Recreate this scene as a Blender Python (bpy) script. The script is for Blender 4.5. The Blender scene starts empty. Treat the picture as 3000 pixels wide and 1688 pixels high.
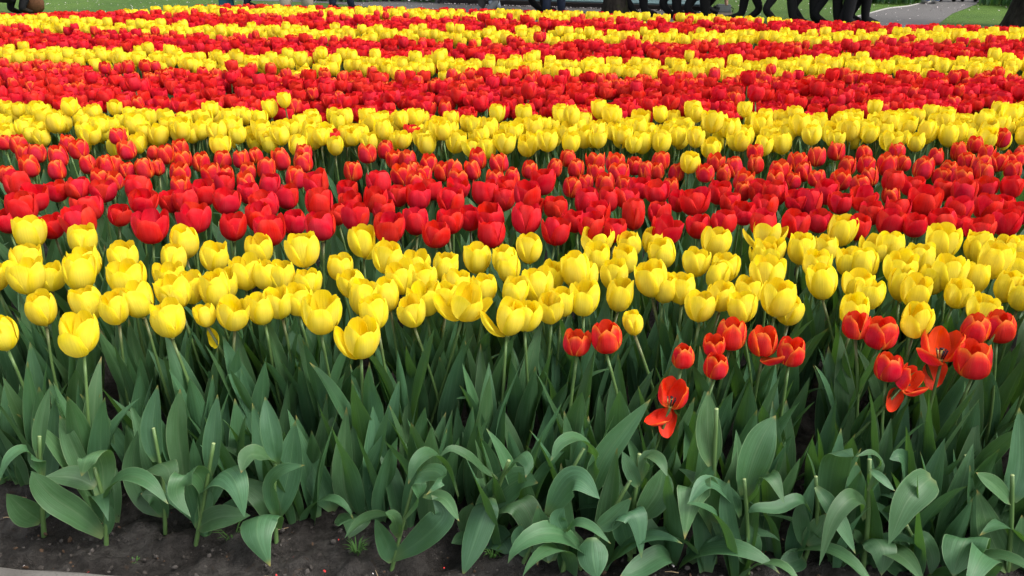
import bpy, bmesh, math, random
import numpy as np
from mathutils import Vector, Matrix, Euler
R = math.radians
random.seed(7); rng = np.random.default_rng(7)
scene = bpy.context.scene
COL = scene.collection

# ------------------------------------------------------------------ camera, sky, sun, exposure
F, CX, CY = 2500.0, 1500.0, 844.0            # focal length and centre, in pixels of a 3000 px wide picture
PITCH, CAMH = R(23.6), 1.35
cam = bpy.data.cameras.new('camera'); cam_o = bpy.data.objects.new('camera', cam); COL.objects.link(cam_o)
cam.sensor_width = 36; cam.lens = F / 3000 * 36; cam.clip_end = 800; cam.clip_start = 0.05
cam_o.location = (0, 0, CAMH); cam_o.rotation_euler = (R(90) - PITCH, 0, 0)
scene.camera = cam_o

SUN_EL, SUN_AZ = 52.0, 115.0                 # azimuth clockwise from +Y (view direction): right and a little behind the camera
world = bpy.data.worlds.new('World'); scene.world = world; world.use_nodes = True
wn = world.node_tree.nodes; wl = world.node_tree.links; wn.clear()
sky = wn.new('ShaderNodeTexSky'); sky.sky_type = 'NISHITA'; sky.sun_disc = False
sky.sun_elevation = R(SUN_EL); sky.sun_rotation = R(SUN_AZ)
sky.air_density = 1.0; sky.dust_density = 4.0; sky.ozone_density = 0.5
hs = wn.new('ShaderNodeHueSaturation'); hs.inputs['Saturation'].default_value = 0.35
bg = wn.new('ShaderNodeBackground'); bg.inputs['Strength'].default_value = 0.15
wo = wn.new('ShaderNodeOutputWorld')
wl.new(sky.outputs[0], hs.inputs['Color']); wl.new(hs.outputs[0], bg.inputs[0]); wl.new(bg.outputs[0], wo.inputs[0])
sun = bpy.data.lights.new('sun', 'SUN'); sun.energy = 1.3; sun.angle = R(24); sun.color = (1, .96, .9)
sun_o = bpy.data.objects.new('sun', sun); COL.objects.link(sun_o)
sd = Vector((math.sin(R(SUN_AZ)) * math.cos(R(SUN_EL)), math.cos(R(SUN_AZ)) * math.cos(R(SUN_EL)), math.sin(R(SUN_EL))))
sun_o.rotation_euler = sd.to_track_quat('Z', 'Y').to_euler()
vs = scene.view_settings; vs.view_transform = 'Standard'; vs.look = 'None'; vs.gamma = 1; vs.exposure = 1.02; vs.use_curve_mapping = False

# ------------------------------------------------------------------ helpers
FWD = Vector((0, math.cos(PITCH), -math.sin(PITCH))); UP = Vector((0, math.sin(PITCH), math.cos(PITCH)))
def ray(x, y): return FWD + Vector(((x - CX) / F, 0, 0)) - UP * ((y - CY) / F)
def on_z(x, y, z):                            # the point at height z that the photograph shows at pixel x, y
    d = ray(x, y); t = (z - CAMH) / d.z
    return Vector((0, 0, CAMH)) + d * t
def on_y(x, y, Y):
    d = ray(x, y); return Vector((0, 0, CAMH)) + d * (Y / d.y)
def depth(p): return (p - Vector((0, 0, CAMH))).dot(FWD)
def to_px(p):
    q = p - Vector((0, 0, CAMH)); z = q.dot(FWD)
    return CX + F * q.x / z, CY - F * q.dot(UP) / z

def tag(o, label=None, cat=None, group=None, kind=None):
    if label: o['label'] = label
    if cat: o['category'] = cat
    if group: o['group'] = group
    if kind: o['kind'] = kind
    return o
def link(name, data, parent=None, mat4=None):
    o = bpy.data.objects.new(name, data); COL.objects.link(o)
    if parent is not None: o.parent = parent
    if mat4 is not None: o.matrix_basis = mat4
    return o
def mesh_np(name, V, Q, mat, uv=None, attrs=None, smooth=True):
    """mesh from arrays: V (n,3), Q (m,4) quads, uv per vertex (n,2), attrs {name: per-vertex floats}"""
    me = bpy.data.meshes.new(name)
    n, m = len(V), len(Q)
    me.vertices.add(n); me.vertices.foreach_set('co', np.ascontiguousarray(V, dtype=np.float32).ravel())
    me.loops.add(m * 4); me.loops.foreach_set('vertex_index', np.ascontiguousarray(Q, dtype=np.int32).ravel())
    me.polygons.add(m); me.polygons.foreach_set('loop_start', np.arange(0, m * 4, 4, dtype=np.int32))
    me.polygons.foreach_set('loop_total', np.full(m, 4, dtype=np.int32))
    if uv is not None:
        l = me.uv_layers.new(name='UVMap')
        l.data.foreach_set('uv', np.ascontiguousarray(np.asarray(uv, dtype=np.float32)[np.asarray(Q).ravel()]).ravel())
    for k, a in (attrs or {}).items():
        at = me.attributes.new(k, 'FLOAT', 'POINT'); at.data.foreach_set('value', np.ascontiguousarray(a, dtype=np.float32))
    me.polygons.foreach_set('use_smooth', np.full(m, smooth, dtype=bool))
    me.materials.append(mat); me.update(calc_edges=True)
    return me
def bm_mesh(name, bm, mats, smooth=False):
    me = bpy.data.meshes.new(name); bm.normal_update(); bm.to_mesh(me); bm.free()
    for m in (mats if isinstance(mats, (list, tuple)) else [mats]): me.materials.append(m)
    if smooth: me.polygons.foreach_set('use_smooth', np.full(len(me.polygons), True, dtype=bool))
    return me
def grid_quads(nu, nv):
    i, j = np.meshgrid(np.arange(nv - 1), np.arange(nu - 1), indexing='ij')
    a = (i * nu + j).ravel()
    return np.stack([a, a + 1, a + nu + 1, a + nu], 1)
def bm_box(bm, c, s, rot=None, bev=0):
    r = bmesh.ops.create_cube(bm, size=1)
    M = Matrix.Translation(c) @ (rot.to_matrix().to_4x4() if rot else Matrix()) @ Matrix.Diagonal((*s, 1))
    bmesh.ops.transform(bm, matrix=M, verts=r['verts'])
    if bev:
        es = list({e for v in r['verts'] for e in v.link_edges})
        bmesh.ops.bevel(bm, geom=es, offset=bev, segments=2, affect='EDGES', profile=.5)
def tube_np(pts, radii, n=8, cap=True):
    pts = [Vector(p) for p in pts]; V = []; Q = []
    for i, p in enumerate(pts):
        t = (pts[min(i + 1, len(pts) - 1)] - pts[max(i - 1, 0)]).normalized()
        a = t.cross(Vector((0, 1, 0.1))).normalized(); b = t.cross(a)
        for k in range(n):
            an = 2 * math.pi * k / n
            V.append(p + (a * math.cos(an) + b * math.sin(an)) * radii[i])
    for i in range(len(pts) - 1):
        for k in range(n):
            k2 = (k + 1) % n
            Q.append((i * n + k, i * n + k2, (i + 1) * n + k2, (i + 1) * n + k))
    if cap:
        c = len(V); V.append(pts[-1]); o = (len(pts) - 1) * n
        for k in range(0, n, 2): Q.append((c, o + k, o + (k + 1) % n, o + (k + 2) % n))
    return np.array(V), np.array(Q)
def smooth_path(P, n):
    """Catmull-Rom through the points P, n samples"""
    P = [np.array(p, float) for p in P]; P = [2 * P[0] - P[1]] + P + [2 * P[-1] - P[-2]]
    out = []
    for s in np.linspace(0, len(P) - 3 - 1e-6, n):
        i = int(s); t = s - i; a, b, c, d = P[i:i + 4]
        out.append(.5 * ((2 * b) + (-a + c) * t + (2 * a - 5 * b + 4 * c - d) * t * t + (-a + 3 * b - 3 * c + d) * t ** 3))
    return np.array(out)

# ------------------------------------------------------------------ materials
class NT:
    def __init__(s, name):
        s.m = bpy.data.materials.new(name); s.m.use_nodes = True
        s.t = s.m.node_tree; s.t.nodes.clear(); s.out = s.n('ShaderNodeOutputMaterial')
    def n(s, typ, **kw):
        nd = s.t.nodes.new(typ)
        for k, v in kw.items():
            if k.startswith('i_'):
                nd.inputs[int(k[2:]) if k[2:].isdigit() else k[2:].replace('_', ' ')].default_value = v
            else: setattr(nd, k, v)
        return nd
    def l(s, a, b): s.t.links.new(a, b)
    def math(s, op, a, b=None, c=None, clamp=False):
        nd = s.n('ShaderNodeMath', operation=op, use_clamp=clamp)
        for i, v in enumerate((a, b, c)):
            if v is None: continue
            if isinstance(v, (int, float)): nd.inputs[i].default_value = v
            else: s.l(v, nd.inputs[i])
        return nd.outputs[0]
    def mix(s, f, a, b):
        nd = s.n('ShaderNodeMix', data_type='RGBA')
        for i, v in ((0, f), (6, a), (7, b)):
            if isinstance(v, (int, float)): nd.inputs[i].default_value = v
            elif isinstance(v, tuple): nd.inputs[i].default_value = (*v, 1) if len(v) == 3 else v
            else: s.l(v, nd.inputs[i])
        return nd.outputs[2]
    def ramp(s, f, lo, hi):
        nd = s.n('ShaderNodeMapRange', clamp=True); s.l(f, nd.inputs[0]); nd.inputs[1].default_value = lo; nd.inputs[2].default_value = hi
        nd.interpolation_type = 'SMOOTHSTEP'; return nd.outputs[0]
    def noise(s, vec, scale, detail=3, rough=.5, dist=0):
        nd = s.n('ShaderNodeTexNoise'); nd.inputs['Scale'].default_value = scale; nd.inputs['Detail'].default_value = detail
        nd.inputs['Roughness'].default_value = rough; nd.inputs['Distortion'].default_value = dist
        if vec is not None: s.l(vec, nd.inputs['Vector'])
        return nd.outputs['Fac']
    def coords(s, which='Object'): return s.n('ShaderNodeTexCoord').outputs[which]
    def scaled(s, vec, sx, sy, sz=1, off=None):
        nd = s.n('ShaderNodeMapping'); s.l(vec, nd.inputs[0]); nd.inputs['Scale'].default_value = (sx, sy, sz)
        if off is not None: s.l(off, nd.inputs['Location'])
        return nd.outputs[0]
    def rnd(s):                                # a value of its own for every flower / leaf
        a = s.n('ShaderNodeAttribute', attribute_name='rnd').outputs['Fac']
        o = s.n('ShaderNodeObjectInfo').outputs['Random']
        return s.math('FRACT', s.math('ADD', a, o))
    def uv(s):
        sp = s.n('ShaderNodeSeparateXYZ'); s.l(s.n('ShaderNodeUVMap').outputs[0], sp.inputs[0]); return sp.outputs[0], sp.outputs[1]
    def bump(s, h, strength, dist):
        nd = s.n('ShaderNodeBump'); nd.inputs['Strength'].default_value = strength; nd.inputs['Distance'].default_value = dist
        s.l(h, nd.inputs['Height']); return nd.outputs[0]
    def done(s, col, rough=.6, spec=.4, normal=None, trans=0, tcol=None):
        p = s.n('ShaderNodeBsdfPrincipled'); p.inputs['Specular IOR Level'].default_value = spec
        for k, v in (('Base Color', col), ('Roughness', rough), ('Normal', normal)):
            if v is None: continue
            if isinstance(v, (int, float)): p.inputs[k].default_value = v
            elif isinstance(v, tuple): p.inputs[k].default_value = (*v, 1)
            else: s.l(v, p.inputs[k])
        sh = p.outputs[0]
        if trans:
            t = s.n('ShaderNodeBsdfTranslucent'); tc = tcol if tcol is not None else col
            if isinstance(tc, tuple): t.inputs[0].default_value = (*tc, 1)
            else: s.l(tc, t.inputs[0])
            if normal is not None: s.l(normal, t.inputs[1])
            mx = s.n('ShaderNodeMixShader'); mx.inputs[0].default_value = trans
            s.l(sh, mx.inputs[1]); s.l(t.outputs[0], mx.inputs[2]); sh = mx.outputs[0]
        s.l(sh, s.out.inputs[0]); return s.m

def petal_mat(name, out_c, out_flame, edge, inside, base, trans):
    k = NT(name); u, v = k.uv(); rn = k.rnd()
    au = k.math('ABSOLUTE', k.math('SUBTRACT', k.math('MULTIPLY', u, 2), 1))
    off = k.n('ShaderNodeCombineXYZ'); k.l(k.math('MULTIPLY', rn, 37), off.inputs[0])
    uvv = k.n('ShaderNodeUVMap').outputs[0]
    streak = k.noise(k.scaled(uvv, 26, 1.2, 1, off.outputs[0]), 1.0, 3, .55)
    blot = k.noise(k.scaled(uvv, 2.5, 2.2, 1, off.outputs[0]), 1.0, 2, .5)
    fl = k.math('MULTIPLY', k.math('SUBTRACT', 1, k.ramp(k.math('ADD', au, k.math('MULTIPLY', k.math('SUBTRACT', streak, .5), .5)), .25, .80)), k.math('SUBTRACT', 1, k.ramp(v, .70, .96)))
    c = k.mix(fl, out_c, out_flame)
    ed = k.ramp(k.math('MAXIMUM', au, k.math('MULTIPLY', v, .95)), .80, .98)
    c = k.mix(k.math('MULTIPLY', ed, .85), c, edge)
    bf = k.n('ShaderNodeNewGeometry').outputs['Backfacing']
    c = k.mix(bf, c, inside)
    c = k.mix(k.math('MULTIPLY', k.math('SUBTRACT', 1, k.ramp(v, 0, .13)), .75), c, base)
    hv = k.n('ShaderNodeHueSaturation'); k.l(c, hv.inputs['Color'])
    k.l(k.math('ADD', .495, k.math('MULTIPLY', rn, .01)), hv.inputs['Hue'])
    k.l(k.math('ADD', .93, k.math('MULTIPLY', blot, .1)), hv.inputs['Saturation'])
    k.l(k.math('ADD', k.math('ADD', .77, k.math('MULTIPLY', streak, .3)), k.math('MULTIPLY', k.math('FRACT', k.math('MULTIPLY', rn, 7.3)), .14)), hv.inputs['Value'])
    nm = k.bump(streak, .45, .002)
    return k.done(hv.outputs[0], .52, .12, nm, trans)
M = {}
M['yellow'] = petal_mat('yellow_petal', (.90, .74, .012), (.90, .77, .055), (.94, .79, .03), (.92, .70, .003), (.60, .58, .06), .44)
M['red'] = petal_mat('red_petal', (.72, .004, .005), (.62, .005, .013), (.78, .014, .012), (.70, .002, .002), (.36, .16, .02), .34)
M['orange'] = petal_mat('orange_petal', (.76, .032, .005), (.60, .007, .020), (.92, .23, .018), (.82, .045, .003), (.5, .25, .03), .32)

def leaf_mat(name, a, b, edge, trans):
    k = NT(name); u, v = k.uv(); rn = k.rnd()
    off = k.n('ShaderNodeCombineXYZ'); k.l(k.math('MULTIPLY', rn, 53), off.inputs[0])
    uvv = k.n('ShaderNodeUVMap').outputs[0]
    vein = k.noise(k.scaled(uvv, 34, .8, 1, off.outputs[0]), 1, 2, .5)
    blot = k.noise(k.scaled(uvv, 2.2, 3.5, 1, off.outputs[0]), 1.3, 4, .6)
    c = k.mix(k.ramp(blot, .3, .7), a, b)
    c = k.mix(k.math('MULTIPLY', k.ramp(vein, .42, .72), .55), c, tuple(x * 1.5 for x in b))
    au = k.math('ABSOLUTE', k.math('SUBTRACT', k.math('MULTIPLY', u, 2), 1))
    c = k.mix(k.math('MULTIPLY', k.ramp(au, .93, 1), .55), c, edge)
    c = k.mix(k.math('MULTIPLY', k.math('SUBTRACT', 1, k.ramp(au, 0, .07)), .22), c, edge)
    c = k.mix(k.math('MULTIPLY', k.math('SUBTRACT', 1, k.ramp(v, 0, .15)), .6), c, (.16, .22, .08))
    c = k.mix(k.math('MULTIPLY', k.ramp(v, .93, 1.0), k.ramp(k.math('FRACT', k.math('MULTIPLY', rn, 9.7)), .35, .8)), c, (.26, .22, .06))
    spot = k.ramp(k.noise(k.scaled(uvv, 9, 34, 1, off.outputs[0]), 1.7, 2, .5), .73, .78)
    c = k.mix(k.math('MULTIPLY', spot, .35), c, (.10, .085, .04))
    hv = k.n('ShaderNodeHueSaturation'); k.l(c, hv.inputs['Color'])
    k.l(k.math('ADD', .475, k.math('MULTIPLY', k.math('FRACT', k.math('MULTIPLY', rn, 5.1)), .045)), hv.inputs['Hue'])
    k.l(k.math('ADD', .82, k.math('MULTIPLY', rn, .36)), hv.inputs['Value'])
    nm = k.bump(k.math('ADD', vein, k.math('MULTIPLY', blot, .5)), .3, .002)
    return k.done(hv.outputs[0], .5, .42, nm, trans, (.10, .24, .025))
M['leaf'] = leaf_mat('tulip_leaf', (.042, .116, .044), (.060, .142, .064), (.20, .31, .15), .27)
def plain(name, col, rough=.7, spec=.3, var=.25, scale=30, bump=0, coords='Object', trans=0):
    k = NT(name); c = k.coords(coords); f = k.noise(c, scale, 4, .6)
    cc = k.mix(f, tuple(x * (1 - var) for x in col), tuple(min(1, x * (1 + var)) for x in col))
    return k.done(cc, rough, spec, k.bump(f, .5, bump) if bump else None, trans)
def stem_material():
    k = NT('tulip_stem'); rn = k.rnd()
    u, v = k.uv(); f = k.noise(k.n('ShaderNodeUVMap').outputs[0], 9, 3)
    c = k.mix(v, (.085, .155, .045), (.10, .17, .05)); c = k.mix(k.math('MULTIPLY', f, .5), c, (.07, .14, .045))
    c = k.mix(k.math('MULTIPLY', k.math('MULTIPLY', k.ramp(v, .78, 1), k.ramp(rn, .45, .7)), .55), c, (.14, .09, .05))
    return k.done(c, .45, .4)
M['stem'] = stem_material()
M['cut'] = plain('cut_stem_flesh', (.26, .33, .14), .6)
M['pistil'] = plain('pistil', (.45, .42, .12), .6)
M['stamen'] = plain('stamen', (.035, .022, .03), .8)

def soil_material():
    k = NT('soil'); c = k.coords('Object')
    big = k.noise(c, 5, 4, .6, .3); mid = k.noise(c, 38, 6, .65); fine = k.noise(c, 190, 4, .7)
    col = k.mix(k.ramp(big, .3, .72), (.028, .025, .023), (.084, .078, .072))
    col = k.mix(k.ramp(mid, .35, .62), k.mix(.55, col, (.008, .007, .006)), col)
    col = k.mix(k.math('MULTIPLY', k.ramp(fine, .6, .72), .5), col, (.10, .09, .08))
    col = k.mix(k.math('MULTIPLY', k.ramp(k.noise(c, 16, 3, .7, 1.2), .6, .68), .35), col, (.07, .045, .028))
    h = k.math('ADD', k.math('MULTIPLY', mid, 1.0), k.math('MULTIPLY', fine, .45))
    return k.done(col, .95, .12, k.bump(h, 1.0, .022))
M['soil'] = soil_material()
def grass_material():
    k = NT('lawn'); c = k.coords('Object')
    big = k.noise(c, .7, 4, .6); mid = k.noise(c, 9, 4, .7); fine = k.noise(k.scaled(c, 1, .35, 1), 130, 3, .7)
    col = k.mix(k.ramp(big, .3, .7), (.052, .112, .012), (.080, .150, .018))
    col = k.mix(k.math('MULTIPLY', k.ramp(mid, .4, .7), .5), col, (.040, .085, .016))
    col = k.mix(k.math('MULTIPLY', k.ramp(fine, .5, .75), .45), col, (.12, .19, .03))
    return k.done(col, .8, .2, k.bump(k.math('ADD', fine, mid), .6, .03))
M['lawn'] = grass_material()
def asphalt_material():
    k = NT('asphalt'); c = k.coords('Object')
    big = k.noise(c, .9, 4, .6); fine = k.noise(c, 150, 3, .8)
    vor = k.n('ShaderNodeTexVoronoi'); vor.inputs['Scale'].default_value = 60; k.l(c, vor.inputs['Vector'])
    col = k.mix(big, (.088, .082, .08), (.125, .118, .114)); col = k.mix(k.math('MULTIPLY', fine, .5), col, (.15, .145, .14))
    return k.done(col, .85, .2, k.bump(k.math('ADD', fine, vor.outputs['Distance']), .5, .004))
M['asphalt'] = asphalt_material()
def concrete_material(name='kerb_concrete', a=(.095, .088, .08), b=(.15, .142, .13)):
    k = NT(name); c = k.coords('Object'); f = k.noise(c, 7, 5, .65); g = k.noise(c, 160, 3, .7)
    col = k.mix(k.ramp(f, .3, .7), a, b); col = k.mix(k.math('MULTIPLY', k.ramp(g, .5, .7), .4), col, tuple(x * .6 for x in a))
    return k.done(col, .85, .2, k.bump(g, .4, .003))
M['concrete'] = concrete_material()

# ------------------------------------------------------------------ petals, heads, leaves: shared meshes
PROF = {
    'yellow': ([0, .03, .08, .16, .3, .48, .7, .85, 1], [.10, .29, .47, .66, .87, .98, 1.0, .96, .88]),
    'red':    ([0, .03, .08, .16, .3, .48, .7, .85, 1], [.10, .32, .51, .70, .90, .99, 1.0, .96, .88]),
    'orange': ([0, .03, .08, .16, .3, .48, .7, .85, 1], [.10, .40, .63, .82, .97, 1.0, .93, .82, .64]),
}
DIM = {'yellow': (.0395, .090), 'red': (.0395, .082), 'orange': (.0365, .084)}     # radius, height of a typical head
def petal_grid(var, inner, nu, nv, r):
    """one petal, base at the origin, centred on +X, z up"""
    zs, rs = PROF[var]; RR, HH = DIM[var]
    u = np.linspace(-1, 1, nu)[None, :] * np.ones((nv, 1)); v = np.linspace(0, 1, nv)[:, None] ** .85 * np.ones((1, nu))
    point = {'yellow': 2.3, 'red': 2.4, 'orange': 2.0}[var] + r.uniform(-.25, .35)
    zt = .46 + .54 * (1 - np.abs(u) ** point) ** (1 / 2.0)
    zt = zt + .018 * np.exp(-(u / .1) ** 2) * r.uniform(-1.6, 1.0) + .022 * np.sin(u * r.uniform(3, 6) + r.uniform(0, 6)) * (1 - np.abs(u))
    zt = zt * (r.uniform(.97, 1.03) if inner else r.uniform(.92, 1.0))
    z = v * zt
    rad = np.interp(z, zs, rs)
    ph = {'yellow': 57, 'red': 58, 'orange': 56}[var] * (1.0 if not inner else 1.12) + r.uniform(-4, 4)
    skew = r.uniform(-.08, .08)
    th = R(ph) * (u + skew * v * (1 - u * u)) * (.92 + .10 * np.sin(v * math.pi))
    lay = (.91 if inner else 1.03)
    rr = rad * lay + (.05 if not inner else .02) * (np.abs(u) ** 3) * v * (-1.0 if var == 'orange' else r.uniform(-1, .5))
    rr = rr - .07 * np.exp(-(u / .12) ** 2) * np.clip(v - .15, 0, 1)                       # groove down the middle
    rr = rr + .045 * np.exp(-((np.abs(u) - .42) / .28) ** 2) * v                              # puffed either side of it
    curl = r.uniform(-.15, .06) if var != 'red' else r.uniform(-.13, .07)
    rr = rr + curl * np.clip((v - .68) / .32, 0, 1) ** 2
    rr = rr + .018 * np.sin(u * r.uniform(4, 8) + v * 5 + r.uniform(0, 6)) * v
    V = np.stack([rr * np.cos(th) * RR, rr * np.sin(th) * RR, z * HH], -1).reshape(-1, 3)
    uv = np.stack([(u + 1) / 2, v], -1).reshape(-1, 2)
    return V, uv
NPV = 5
PETAL = {}
for var in DIM:
    for inner in (0, 1):
        for k in range(NPV):
            r = random.Random(f'{var}{inner}{k}')
            V, uv = petal_grid(var, inner, 11, 11, r)
            PETAL[var, inner, k] = mesh_np('petal', V, grid_quads(11, 11), M[var], uv)
def head_core(var):
    RR, HH = DIM[var]; bm = bmesh.new()
    r = bmesh.ops.create_cone(bm, cap_ends=True, segments=8, radius1=.0042, radius2=.0062, depth=.006)       # receptacle
    bmesh.ops.translate(bm, vec=(0, 0, .000), verts=r['verts'])
    r = bmesh.ops.create_cone(bm, cap_ends=True, segments=6, radius1=.0035, radius2=.003, depth=.024); bmesh.ops.translate(bm, vec=(0, 0, .015), verts=r['verts'])
    r = bmesh.ops.create_cone(bm, cap_ends=True, segments=6, radius1=.003, radius2=.0055, depth=.004); bmesh.ops.translate(bm, vec=(0, 0, .029), verts=r['verts'])
    n0 = len(bm.faces)
    for i in range(6):
        a = R(60 * i + 20); r = bmesh.ops.create_cone(bm, cap_ends=True, segments=4, radius1=.0011, radius2=.0022, depth=.026)
        bmesh.ops.transform(bm, matrix=Matrix.Rotation(a, 4, 'Z') @ Matrix.Translation((.009, 0, .016)) @ Matrix.Rotation(R(14), 4, 'Y'), verts=r['verts'])
    bm.faces.ensure_lookup_table()
    for f in bm.faces[n0:]: f.material_index = 1
    return bm_mesh('flower_core', bm, [M['pistil'], M['stamen']], True)
CORE = {v: head_core(v) for v in DIM}
WT = ([0, .06, .15, .28, .42, .56, .70, .83, .92, .97, 1], [.32, .46, .68, .92, 1.0, .93, .74, .46, .23, .10, .010])
def leaf_grid(L, W, a0, a1, nu, nv, r, fold=.55, twist=0., wave=.05, pw=1.8):
    """an upright leaf from the origin leaning towards +X; a0, a1: degrees from the vertical at the base and added by the tip"""
    t = np.linspace(0, 1, nv); ang = np.radians(a0 + a1 * t ** pw)
    dx = np.sin(ang); dz = np.cos(ang); h = L / (nv - 1)
    x = np.concatenate([[0], np.cumsum((dx[1:] + dx[:-1]) / 2 * h)]) + .004; z = np.concatenate([[0], np.cumsum((dz[1:] + dz[:-1]) / 2 * h)])
    u = np.linspace(-1, 1, nu); w = np.interp(t, *WT) * W / 2
    f = fold * (1.15 - .85 * t); tw = np.radians(twist) * t
    V = np.zeros((nv, nu, 3)); ph = r.uniform(0, 6)
    for i in range(nv):
        side = u * w[i]; inn = f[i] * w[i] * np.abs(u) ** 1.5 + wave * w[i] * np.sin(t[i] * 9 + ph + u * 1.5) * u
        n = np.array([-dz[i], 0, dx[i]]); s = np.array([0, 1, 0])
        c, sn = math.cos(tw[i]), math.sin(tw[i])
        S = s * c + n * sn; N = n * c - s * sn
        V[i] = np.array([x[i], 0, z[i]]) + side[:, None] * S + inn[:, None] * N
    uv = np.stack([np.tile((u + 1) / 2, (nv, 1)), np.tile(t[:, None], (1, nu))], -1)
    return V.reshape(-1, 3), uv.reshape(-1, 2)
LEAF = {'low': [], 'mid': [], 'top': [], 'droop': []}
def leaf_params(kind, r):
    if kind == 'low': return dict(L=r.uniform(.26, .33), W=r.uniform(.048, .068), a0=r.uniform(4, 15), a1=r.choice([2, 6, 10, 16, 26, 65]), twist=r.uniform(-50, 50), fold=r.uniform(.3, .7), wave=r.uniform(.04, .18), pw=r.uniform(1.6, 3.2))
    if kind == 'mid': return dict(L=r.uniform(.24, .31), W=r.uniform(.038, .055), a0=r.uniform(3, 11), a1=r.choice([0, 4, 8, 14, 28]), twist=r.uniform(-60, 60), fold=r.uniform(.35, .8), wave=r.uniform(.03, .15), pw=r.uniform(1.6, 3))
    if kind == 'droop': return dict(L=r.uniform(.23, .33), W=r.uniform(.05, .07), a0=r.uniform(8, 26), a1=r.uniform(75, 150), twist=r.uniform(-35, 35), fold=r.uniform(.15, .45), wave=r.uniform(.06, .2), pw=r.uniform(1.2, 2.4))
    return dict(L=r.uniform(.16, .22), W=r.uniform(.018, .03), a0=r.uniform(8, 20), a1=r.choice([0, 6, 12, 25]), twist=r.uniform(-40, 40), fold=r.uniform(.4, .9), wave=.05, pw=2)
for kind in LEAF:
    for k in range(14):
        r = random.Random(f'leaf{kind}{k}')
        V, uv = leaf_grid(nu=7, nv=15, r=r, **leaf_params(kind, r))
        LEAF[kind].append(mesh_np('leaf', V, grid_quads(7, 15), M['leaf'], uv))
STEM = []
for k in range(6):
    r = random.Random(f'stem{k}'); b = r.uniform(.006, .022); ph = r.uniform(0, 6.28)
    pts = [(b * math.sin(t * math.pi) * math.cos(ph) + .004 * math.sin(5 * t + ph), b * math.sin(t * math.pi) * math.sin(ph), t) for t in np.linspace(0, 1, 9)]
    V, Q = tube_np(pts, [.0046 - .0011 * i / 8 for i in range(9)], 8)
    STEM.append(mesh_np('stem', V, Q, M['stem'], np.stack([np.arctan2(V[:, 1], V[:, 0]) / 6.28 + .5, V[:, 2]], 1)))

def align_z(v):
    return Vector((0, 0, 1)).rotation_difference(v.normalized()).to_matrix().to_4x4()
def place_leaf(root, kind, az, z0=.0, s=1.0, off=(0, 0)):
    m = random.choice(LEAF[kind])
    return link('leaf', m, root, Matrix.Translation((off[0], off[1], z0)) @ Matrix.Rotation(az, 4, 'Z') @ Matrix.Diagonal((s, s, s * random.uniform(.94, 1.06), 1)))
def add_head(root, var, pos, axis, W, tall=1.0, az=None, opn=0.0, tilts=None, skip=()):
    """flower head with six petals; pos is in the plant's own frame"""
    RR, HH = DIM[var]; s = W / (2.15 * RR); az = random.uniform(0, 360) if az is None else az
    hd = link('flower_head', CORE[var], root, Matrix.Translation(pos) @ align_z(axis) @ Matrix.Diagonal((s, s, s * tall, 1)))
    for i in range(6):
        if i in skip: continue
        inner = i % 2
        d = opn + random.gauss(0, 2.0) + (0 if not inner else -.5)
        if tilts and i in tilts: d = tilts[i]
        sc = random.uniform(.96, 1.04)
        link('petal', PETAL[var, inner, random.randrange(NPV)], hd,
             Matrix.Rotation(R(az + 60 * i + random.uniform(-5, 5)), 4, 'Z') @ Matrix.Rotation(R(d), 4, 'Y') @ Matrix.Diagonal((1, sc, sc * random.uniform(.97, 1.04), 1)))
    return hd
def add_stem(root, vec):
    L = vec.length
    link('stem', random.choice(STEM), root, align_z(vec) @ Matrix.Rotation(random.uniform(0, 6.28), 4, 'Z') @ Matrix.Diagonal((1, 1, L, 1)))
def tulip(var, centre, W, label, group, tall=1.0, az=None, opn=None, tilts=None, skip=(), lean=None, leaves=3, name=None):
    """centre: middle of the flower head in the scene"""
    RR, HH = DIM[var]; s = W / (2.15 * RR)
    ln = lean if lean is not None else Vector((random.gauss(0, .09), random.gauss(0, .08), 0))
    axis = Vector((ln.x, ln.y, 1)).normalized()
    hb = centre - axis * (HH * s * tall * .5)
    base = Vector((hb.x - ln.x * .45 + random.gauss(0, .006), hb.y - ln.y * .45 + random.gauss(0, .006), 0))
    root = link(name or f'{var}_tulip', None, None, Matrix.Translation(base)); root.empty_display_size = .05
    tag(root, label, f'{var} tulip', group)
    add_stem(root, hb - base)
    if opn is None: opn = random.gauss(.5, 2.8) + (6 if random.random() < .1 else 0) + {'yellow': 0, 'red': .8, 'orange': 0}[var]
    add_head(root, var, hb - base, axis, W, tall, az, opn, tilts, skip)
    a = random.uniform(0, 6.28); sc = hb.z / .42
    kinds = [('low', .02), ('mid', .05), ('low', .015), ('top', .15), ('mid', .03), ('mid', .07)][:leaves]
    for i, (kd, z) in enumerate(kinds):
        place_leaf(root, kd, a + i * 2.5 + random.uniform(-.5, .5), z + random.uniform(0, .03), min(1.12, max(.85, sc)) * random.uniform(1.0, 1.24), (random.gauss(0, .004), random.gauss(0, .004)))
    return root

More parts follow.
